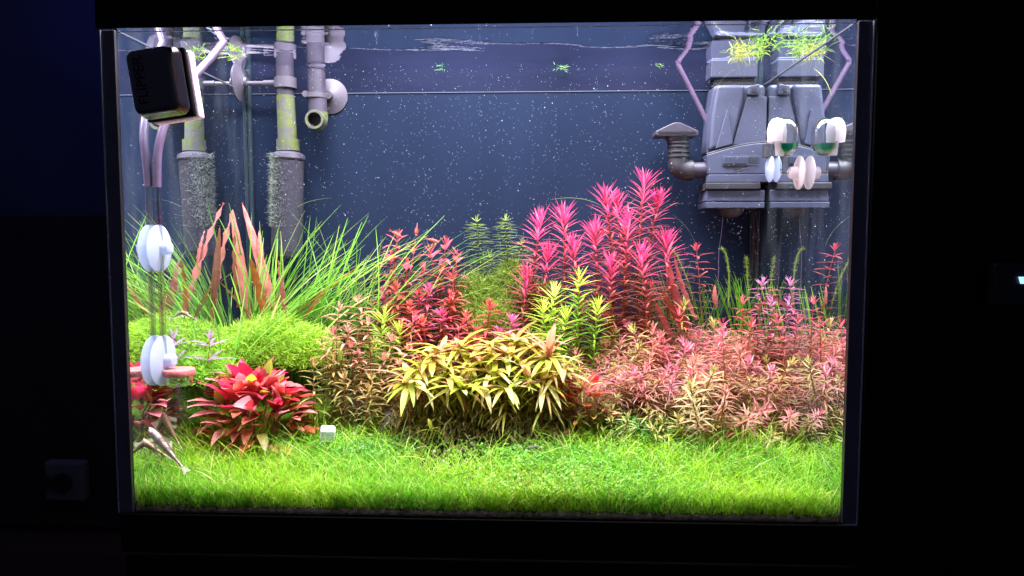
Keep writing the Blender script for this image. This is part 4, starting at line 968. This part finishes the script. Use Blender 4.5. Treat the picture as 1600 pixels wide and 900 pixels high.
for i, (u, v, t, s_, lb) in enumerate(ros):
    c = at(u, v, t); root = thing('yellow_rosette', lb, 'plant', c, 'yellow rosettes over the rock'); r = random.Random(900+i)
    bz = gz(c.x, t)-c.z
    b = MB(); b.tube([(0, 0, .002), (r.uniform(-.006, .006), .004, bz*.5), (r.uniform(-.008, .008), .008, bz)], .0017, 6, c=(1, 1, 1)); st = b.build('stem', M_stem, root, smooth=True, cols=True); st.color = (.30, .09, .03, 1)
    n_ = 18
    for k in range(n_):
        a = 2*math.pi*k/n_*1.0+r.uniform(-.25, .25)+i; inner = k % 3 == 0
        el = r.uniform(.6, 1.1) if inner else r.uniform(.0, .5)
        d = Vector((math.cos(a)*math.cos(el), math.sin(a)*math.cos(el), math.sin(el)))
        col = r.choice([(214, 205, 95), (205, 202, 75), (222, 212, 130), (190, 202, 65), (208, 185, 100), (178, 195, 65), (232, 226, 155), (196, 165, 90)])
        if i == 8 and inner: col = (228, 150, 130); d = Vector((d.x*.4, d.y*.4, 1))
        if inner and r.random() < .25: col = (225, 160, 125)
        f_ = r.uniform(.85, 1.1)
        put_leaf('leaf', 'lance', r.randint(1, 6), (0, 0, r.uniform(-.004, .003)), d, (0, 0, -1), .042*s_*r.uniform(.75, 1.1), tuple(x_*f_ for x_ in lin(col)), root, r.uniform(1.0, 1.5))
    if i in (8, 11, 9):   # lower whorls down the stem
        for k in range(16):
            a = r.uniform(0, 6.28); zz = -.006-.0022*k
            put_leaf('leaf', 'lance', r.randint(3, 7), (0, 0, zz), (math.cos(a), math.sin(a), .25), (0, 0, -1), .032*s_, lin(r.choice([(190, 185, 70), (200, 170, 90), (160, 150, 60)])), root, .7)
# plantlet in front
c = at(673, 672, .115); root = thing('yellow_plantlet', 'tiny yellow star shaped plantlet in front of the rock', 'plant', c)
for k, (a, L) in enumerate([(1.62, .024), (2.9, .022), (.15, .02), (.75, .015), (-1.4, .014), (3.5, .019)]):
    put_leaf('leaf', 'lance', 2, (0, 0, 0), (math.cos(a), -.25, math.sin(a)), (0, -.4, -1), L, lin((205, 205, 80)), root, 1.3)
# skirt of decayed brown leaves and roots under the clump
N = 7500; u_ = rng.uniform(600, 890, N); q = rng.uniform(0, 1, N)
base = np.array([tuple(at(a, 0, .16)) for a in u_]); tt = .104+.09*rng.uniform(0, 1, N)+.03*((u_-745)/150)**2
zt = np.array([gz(x_, t_) for x_, t_ in zip(base[:, 0], tt)]); base[:, 1] = tt
hq = q*(1-((u_-745)/160)**2*.55); base[:, 2] = zt+.004+.082*hq; tt2 = tt+.045*hq; base[:, 1] = tt2; base[:, 0] += (base[:, 0]-CX)*.06*hq
a = rng.uniform(0, 6.283, N); d = np.stack([np.cos(a), np.sin(a)-.4, rng.uniform(-.8, .3, N)], -1)
cb_ = np.array([(.30, .19, .07), (.20, .10, .035), (.36, .27, .12), (.10, .06, .02), (.24, .22, .07)])[rng.integers(0, 5, N)]*(1-q[:, None])+np.array([(.50, .42, .12), (.42, .30, .10), (.60, .50, .22), (.30, .20, .06), (.44, .46, .10)])[rng.integers(0, 5, N)]*q[:, None]
o = RB().add(ribbons(base, d, np.stack([np.zeros(N), np.zeros(N), -rng.uniform(.2, .7, N)], -1), rng.uniform(.010, .024, N), rng.uniform(.0015, .0035, N), cb_*.8, cb_, nseg=3, across=3, fold=.4, prof='leaf')).build('decayed_leaves')
tag(o, 'brown decayed leaves and roots under the yellow clump', 'dead leaves')
# undergrowth of old leaves under the thicket and middle plants
N = 12000; x_ = rng.uniform(-.20, .446, N); t_ = rng.uniform(.15, .36, N); k = ~((x_ < .1) & (t_ < .2)); x_, t_ = x_[k], t_[k]; N = len(x_)
base = np.stack([x_, t_, G(x_, t_)+rng.uniform(0, .045, N)], -1); a = rng.uniform(0, 6.283, N)
cb_ = np.array([(.42, .24, .09), (.30, .32, .07), (.52, .26, .16), (.22, .36, .06), (.46, .20, .12)])[rng.integers(0, 5, N)]
o = RB().add(ribbons(base, np.stack([np.cos(a), np.sin(a), rng.uniform(-.2, .8, N)], -1), np.stack([np.zeros(N), np.zeros(N), -rng.uniform(.1, .5, N)], -1), rng.uniform(.010, .022, N), rng.uniform(.0012, .0026, N), cb_*.8, cb_, nseg=3)).build('undergrowth')
tag(o, 'tangle of old brown and olive leaves at the foot of the stem plants', 'undergrowth')

N = 17000; x_ = rng.uniform(.085, .446, N); t_ = rng.uniform(.165, .32, N)
hh_ = (.085+.015*np.sin(x_*40)+.25*(t_-.17)*(x_ > .2))*np.clip((x_-.07)/.05, .4, 1); q = rng.uniform(.05, 1, N); base = np.stack([x_, t_, G(x_, t_)+q*hh_], -1); a = rng.uniform(0, 6.283, N)
pk = np.array([(.82, .30, .32), (.80, .36, .26), (.84, .30, .42), (.50, .52, .16), (.70, .42, .22)])[rng.integers(0, 5, N)]; lw = np.array([(.44, .28, .12), (.30, .36, .09), (.50, .30, .18), (.36, .44, .12), (.54, .34, .20)])[rng.integers(0, 5, N)]
cb_ = lw*(1-q[:, None])+pk*q[:, None]
o = RB().add(ribbons(base, np.stack([np.cos(a), np.sin(a), rng.uniform(-.2, .9, N)], -1), np.stack([rng.normal(0, .1, N), rng.normal(0, .1, N), -rng.uniform(.1, .6, N)], -1), rng.uniform(.012, .026, N), rng.uniform(.0010, .0019, N), cb_*.85, cb_, nseg=4, prof='leaf')).build('tangled_leaves')
tag(o, 'tangle of fine dusty pink and olive leaves filling the right thicket', 'undergrowth')

# ------------------------------------------------------------------ floating scraps on the surface
def floater(label, u, v, t, n, rad, col, L=(.008, .02), stretch=1.0):
    c = at(u, v, t); c.z = SURF-.0015; N = n
    base = np.array(tuple(c))+np.stack([rng.normal(0, rad*stretch, N), rng.normal(0, rad, N), -np.abs(rng.normal(0, rad*.55, N))], -1)
    cc = jit(col, N, .25); o = RB().add(ribbons(base, rng.normal(0, 1, (N, 3))*np.array((1, 1, .7)), rng.normal(0, .3, (N, 3)), rng.uniform(*L, N), .0012, cc*.8, cc, nseg=3)).build('floating_plant', stuff=False)
    V_ = np.array([v_.co[:] for v_ in o.data.vertices]); 
    for v_ in o.data.vertices: v_.co.z = min(v_.co.z, SURF-.0012)
    tag(o, label, 'floating plant'); return o
floater('floating tangle of yellow green leaves left above the pump', 1157, 92, .30, 110, .008, (.45, .50, .08))
floater('floating green tuft right above the pump', 1186, 92, .29, 60, .005, (.35, .52, .08))
floater('long floating sprig trailing towards the front right', 1215, 75, .22, 55, .010, (.22, .45, .06), stretch=2.2)
floater('tiny floating star of three leaves left of the pump', 1030, 110, .385, 7, .0015, (.30, .50, .15), (.006, .012))
floater('floating green scrap at the rear middle', 878, 112, .39, 12, .003, (.22, .48, .12), (.006, .012), 3)
floater('small floating green scrap at the rear, left of middle', 690, 113, .39, 8, .002, (.20, .50, .15), (.005, .01), 3)
floater('floating green sprig beside the left pane', 362, 92, .27, 22, .006, (.35, .58, .06))
for u, v in ((1112, 128), ):
    o = put_leaf('drooping_leaf', 'blade', 2, at(1148, 108, .31), at(1108, 132, .31)-at(1148, 108, .31), (0, 0, -1), .05, (.40, .45, .12), None, 4); tag(o, 'olive leaf drooping from the floating tangle to the pump edge', 'leaf')

# ------------------------------------------------------------------ fish
def loft(path, radii, n=14, cols=None, flat=1.0):
    pass
def fish_body(L, prof, hgt, wid, back, belly, side, n=16, rings=22):
    """nose at +x, back +z"""
    V = []; F = []; C = []
    for i in range(rings+1):
        s = i/rings; r = prof(s)
        for j in range(n):
            a = 2*math.pi*j/n; y_ = math.cos(a)*r*wid; z_ = math.sin(a)*r*hgt
            V.append((L*(.5-s), y_, z_*(1 if z_ > 0 else .75)))
            q = math.sin(a)
            c = back if q > .45 else (side if q > -.25 else belly)
            if q <= -.25 and i % 5 == 2: c = tuple(v_*.8 for v_ in belly)
            C.append(lin(c))
    for i in range(rings):
        for j in range(n): F.append((i*n+j, i*n+(j+1) % n, (i+1)*n+(j+1) % n, (i+1)*n+j))
    F.append(tuple(range(n))); F.append(tuple(range(rings*n+n-1, rings*n-1, -1)))
    return V, F, C
def fin(name, pts, col, parent, th=.0002, mat=None):
    pts = [Vector(p) for p in pts]; n_ = (pts[1]-pts[0]).cross(pts[2]-pts[0]).normalized()*th; k = len(pts)
    V = [p+n_ for p in pts]+[p-n_ for p in pts]; F = [tuple(range(k)), tuple(range(2*k-1, k-1, -1))]+[(i, i+k, (i+1) % k+k, (i+1) % k) for i in range(k)]
    o = mesh_obj(name, V, F, mat or FISH, parent, [col]*(2*k), False); return o
def catfish(label, head, tail, back_dir, L=None, group='small brown catfish at the left'):
    head = Vector(head); tail = Vector(tail); X_ = (head-tail); L = X_.length*.86; X_.normalize()
    Z_ = Vector(back_dir); Z_ = (Z_-X_*Z_.dot(X_)).normalized(); Y_ = Z_.cross(X_)
    M = Matrix((X_, Y_, Z_)).transposed().to_4x4(); M.translation = (head+tail)/2+X_*L*.08
    root = thing('catfish', label, 'fish', group=group); root.matrix_basis = M
    prof = lambda s: float(np.interp(s, [0, .02, .06, .14, .27, .42, .6, .8, .93, 1], [.12, .42, .68, .92, 1.05, .98, .70, .38, .27, .30]))
    V, F, C = fish_body(L, prof, L*.092, L*.095, (150, 120, 95), (235, 215, 200), (85, 62, 52)); mesh_obj('body', V, F, FISH, root, C)
    e = L*.5
    fin('tail_fin', [(-e+.001, 0, L*.03), (-e-L*.17, 0, L*.12), (-e-L*.13, 0, 0), (-e-L*.17, 0, -L*.11), (-e+.001, 0, -L*.03)], (.62, .56, .46), root, mat=M_fin)
    fin('dorsal_fin', [(e*.25, 0, L*.10), (e*.05, 0, L*.24), (-e*.2, 0, L*.08)], (.62, .56, .46), root, mat=M_fin)
    for s in (-1, 1):
        fin('side_fin', [(e*.45, s*L*.08, -L*.04), (e*.1, s*L*.26, -L*.05), (-e*.05, s*L*.2, -L*.06), (e*.25, s*L*.07, -L*.05)], (.72, .70, .66), root, mat=M_fin)
        fin('belly_fin', [(e*.02, s*L*.05, -L*.06), (-e*.25, s*L*.18, -L*.07), (-e*.3, s*L*.10, -L*.07)], (.72, .70, .66), root, mat=M_fin)
        b = MB(); b.lathe((e*.68, s*L*.083, L*.035), (0, s, 0), [(-.001, .0016), (.0005, .0015), (.001, 0)], 10); b.build('eye', M_text, root, smooth=True)
    b = MB(); b.lathe((e*.82, 0, -L*.055), (.3, 0, -1), [(-.002, L*.035), (.0012, L*.035), (.0016, L*.015), (0, 0)], 14); b.build('mouth', pmat('fish_mouth', (.55, .38, .33), .5), root, smooth=True)
    return root
catfish('brown catfish swimming upright near the left pane, back to the viewer', at(246, 636, .078), at(284, 702, .078), (.55, -.75, .3))
catfish('catfish clinging to the front pane, showing its pale belly, lower left corner', at(232, 668, .009), at(293, 739, .009), (.15, 1, .1))
catfish('dark backed catfish half hidden behind the one showing its belly', at(210, 681, .026), at(268, 718, .034), (.35, -.75, .6))
catfish('slim catfish gliding above the green needle growth at left', at(277, 484, .14), at(308, 500, .14), (.2, -.5, 1))
def tetra(label, head, tail, group='tiny red fish in the background'):
    head = Vector(head); tail = Vector(tail); X_ = (head-tail); L = X_.length*.8; X_.normalize(); Z_ = Vector((0, 0, 1)); Z_ = (Z_-X_*Z_.dot(X_)).normalized(); Y_ = Z_.cross(X_)
    M = Matrix((X_, Y_, Z_)).transposed().to_4x4(); M.translation = (head+tail)/2+X_*L*.1
    root = thing('small_red_fish', label, 'fish', group=group); root.matrix_basis = M
    prof = lambda s: math.sin(math.pi*min(1, s*.93+.06)**.75)**.8+.08
    V, F, C = fish_body(L, prof, L*.16, L*.09, (185, 70, 60), (215, 120, 110), (215, 95, 85), 10, 12); mesh_obj('body', V, F, FISH, root, C); e = L/2
    fin('tail_fin', [(-e, 0, L*.03), (-e-L*.25, 0, L*.15), (-e-L*.12, 0, 0), (-e-L*.25, 0, -L*.15), (-e, 0, -L*.03)], (.5, .12, .1), root)
    fin('dorsal_fin', [(e*.1, 0, L*.15), (-e*.1, 0, L*.28), (-e*.3, 0, L*.12)], (.5, .12, .1), root)
    for s in (-1, 1):
        b = MB(); b.lathe((e*.68, s*L*.05, L*.03), (0, s, 0), [(-.0005, .0009), (.0008, .0008), (.001, 0)], 8); b.build('eye', M_text, root, smooth=True)
tetra('tiny red fish, leftmost of three above the pink red stems', at(628, 372, .31), at(608, 359, .31))
tetra('tiny red fish seen head on, middle of three', at(650, 366, .30), at(652, 353, .34))
tetra('tiny red fish, rightmost of three above the pink red stems', at(686, 379, .31), at(663, 372, .31))
# dark little snail shell in the carpet
tag(stone('snail', at(833, 700, .10), (.010, .004, .004), 2, pmat('dark_shell', (.06, .045, .03), .5), .15), 'dark elongated snail on the grass in front of the rock', 'snail')

# ------------------------------------------------------------------ specks of air in the water
N = 5200
uu = rng.uniform(150, 1400, N); t_ = rng.uniform(.05, .392, N); vv = rng.uniform(100, 470, N)
P_ = np.array([tuple(at(a, b_, c_)) for a, b_, c_ in zip(uu, vv, t_)])
ln = []
for u in (664, 750, 833, 868): ln += [tuple(at(u+random.uniform(-2, 2), random.uniform(150, 440), .395)) for k in range(50)]
P_ = np.concatenate([P_, np.array(ln)]); k = (abs(P_[:, 0]) < .447) & (P_[:, 2] < SURF-.003) & (P_[:, 2] > G(P_[:, 0], P_[:, 1])+.16); P_ = P_[k]; N = len(P_)
oc = np.array([(1, 0, 0), (-1, 0, 0), (0, 1, 0), (0, -1, 0), (0, 0, 1), (0, 0, -1)]); of = np.array([(0, 2, 4), (2, 1, 4), (1, 3, 4), (3, 0, 4), (2, 0, 5), (1, 2, 5), (3, 1, 5), (0, 3, 5)])
r = rng.uniform(.00015, .00037, N)*(1+(rng.random(N) < .04)*.8)
st_ = np.stack([np.ones(N), np.ones(N), rng.uniform(.7, 1.8, N)], -1)
V = P_[:, None]+oc[None]*r[:, None, None]*st_[:, None]; F = (of[None]+(np.arange(N)*6)[:, None, None]).reshape(-1, 3)
o = mesh_obj('air_specks', V, F, M_speck); o['kind'] = 'stuff'; tag(o, 'countless tiny white air specks drifting in the blue water', 'bubbles')
# drop unused labels on things without one
for o in list(bpy.data.objects):
    if 'label' in o and not o['label']: del o['label']
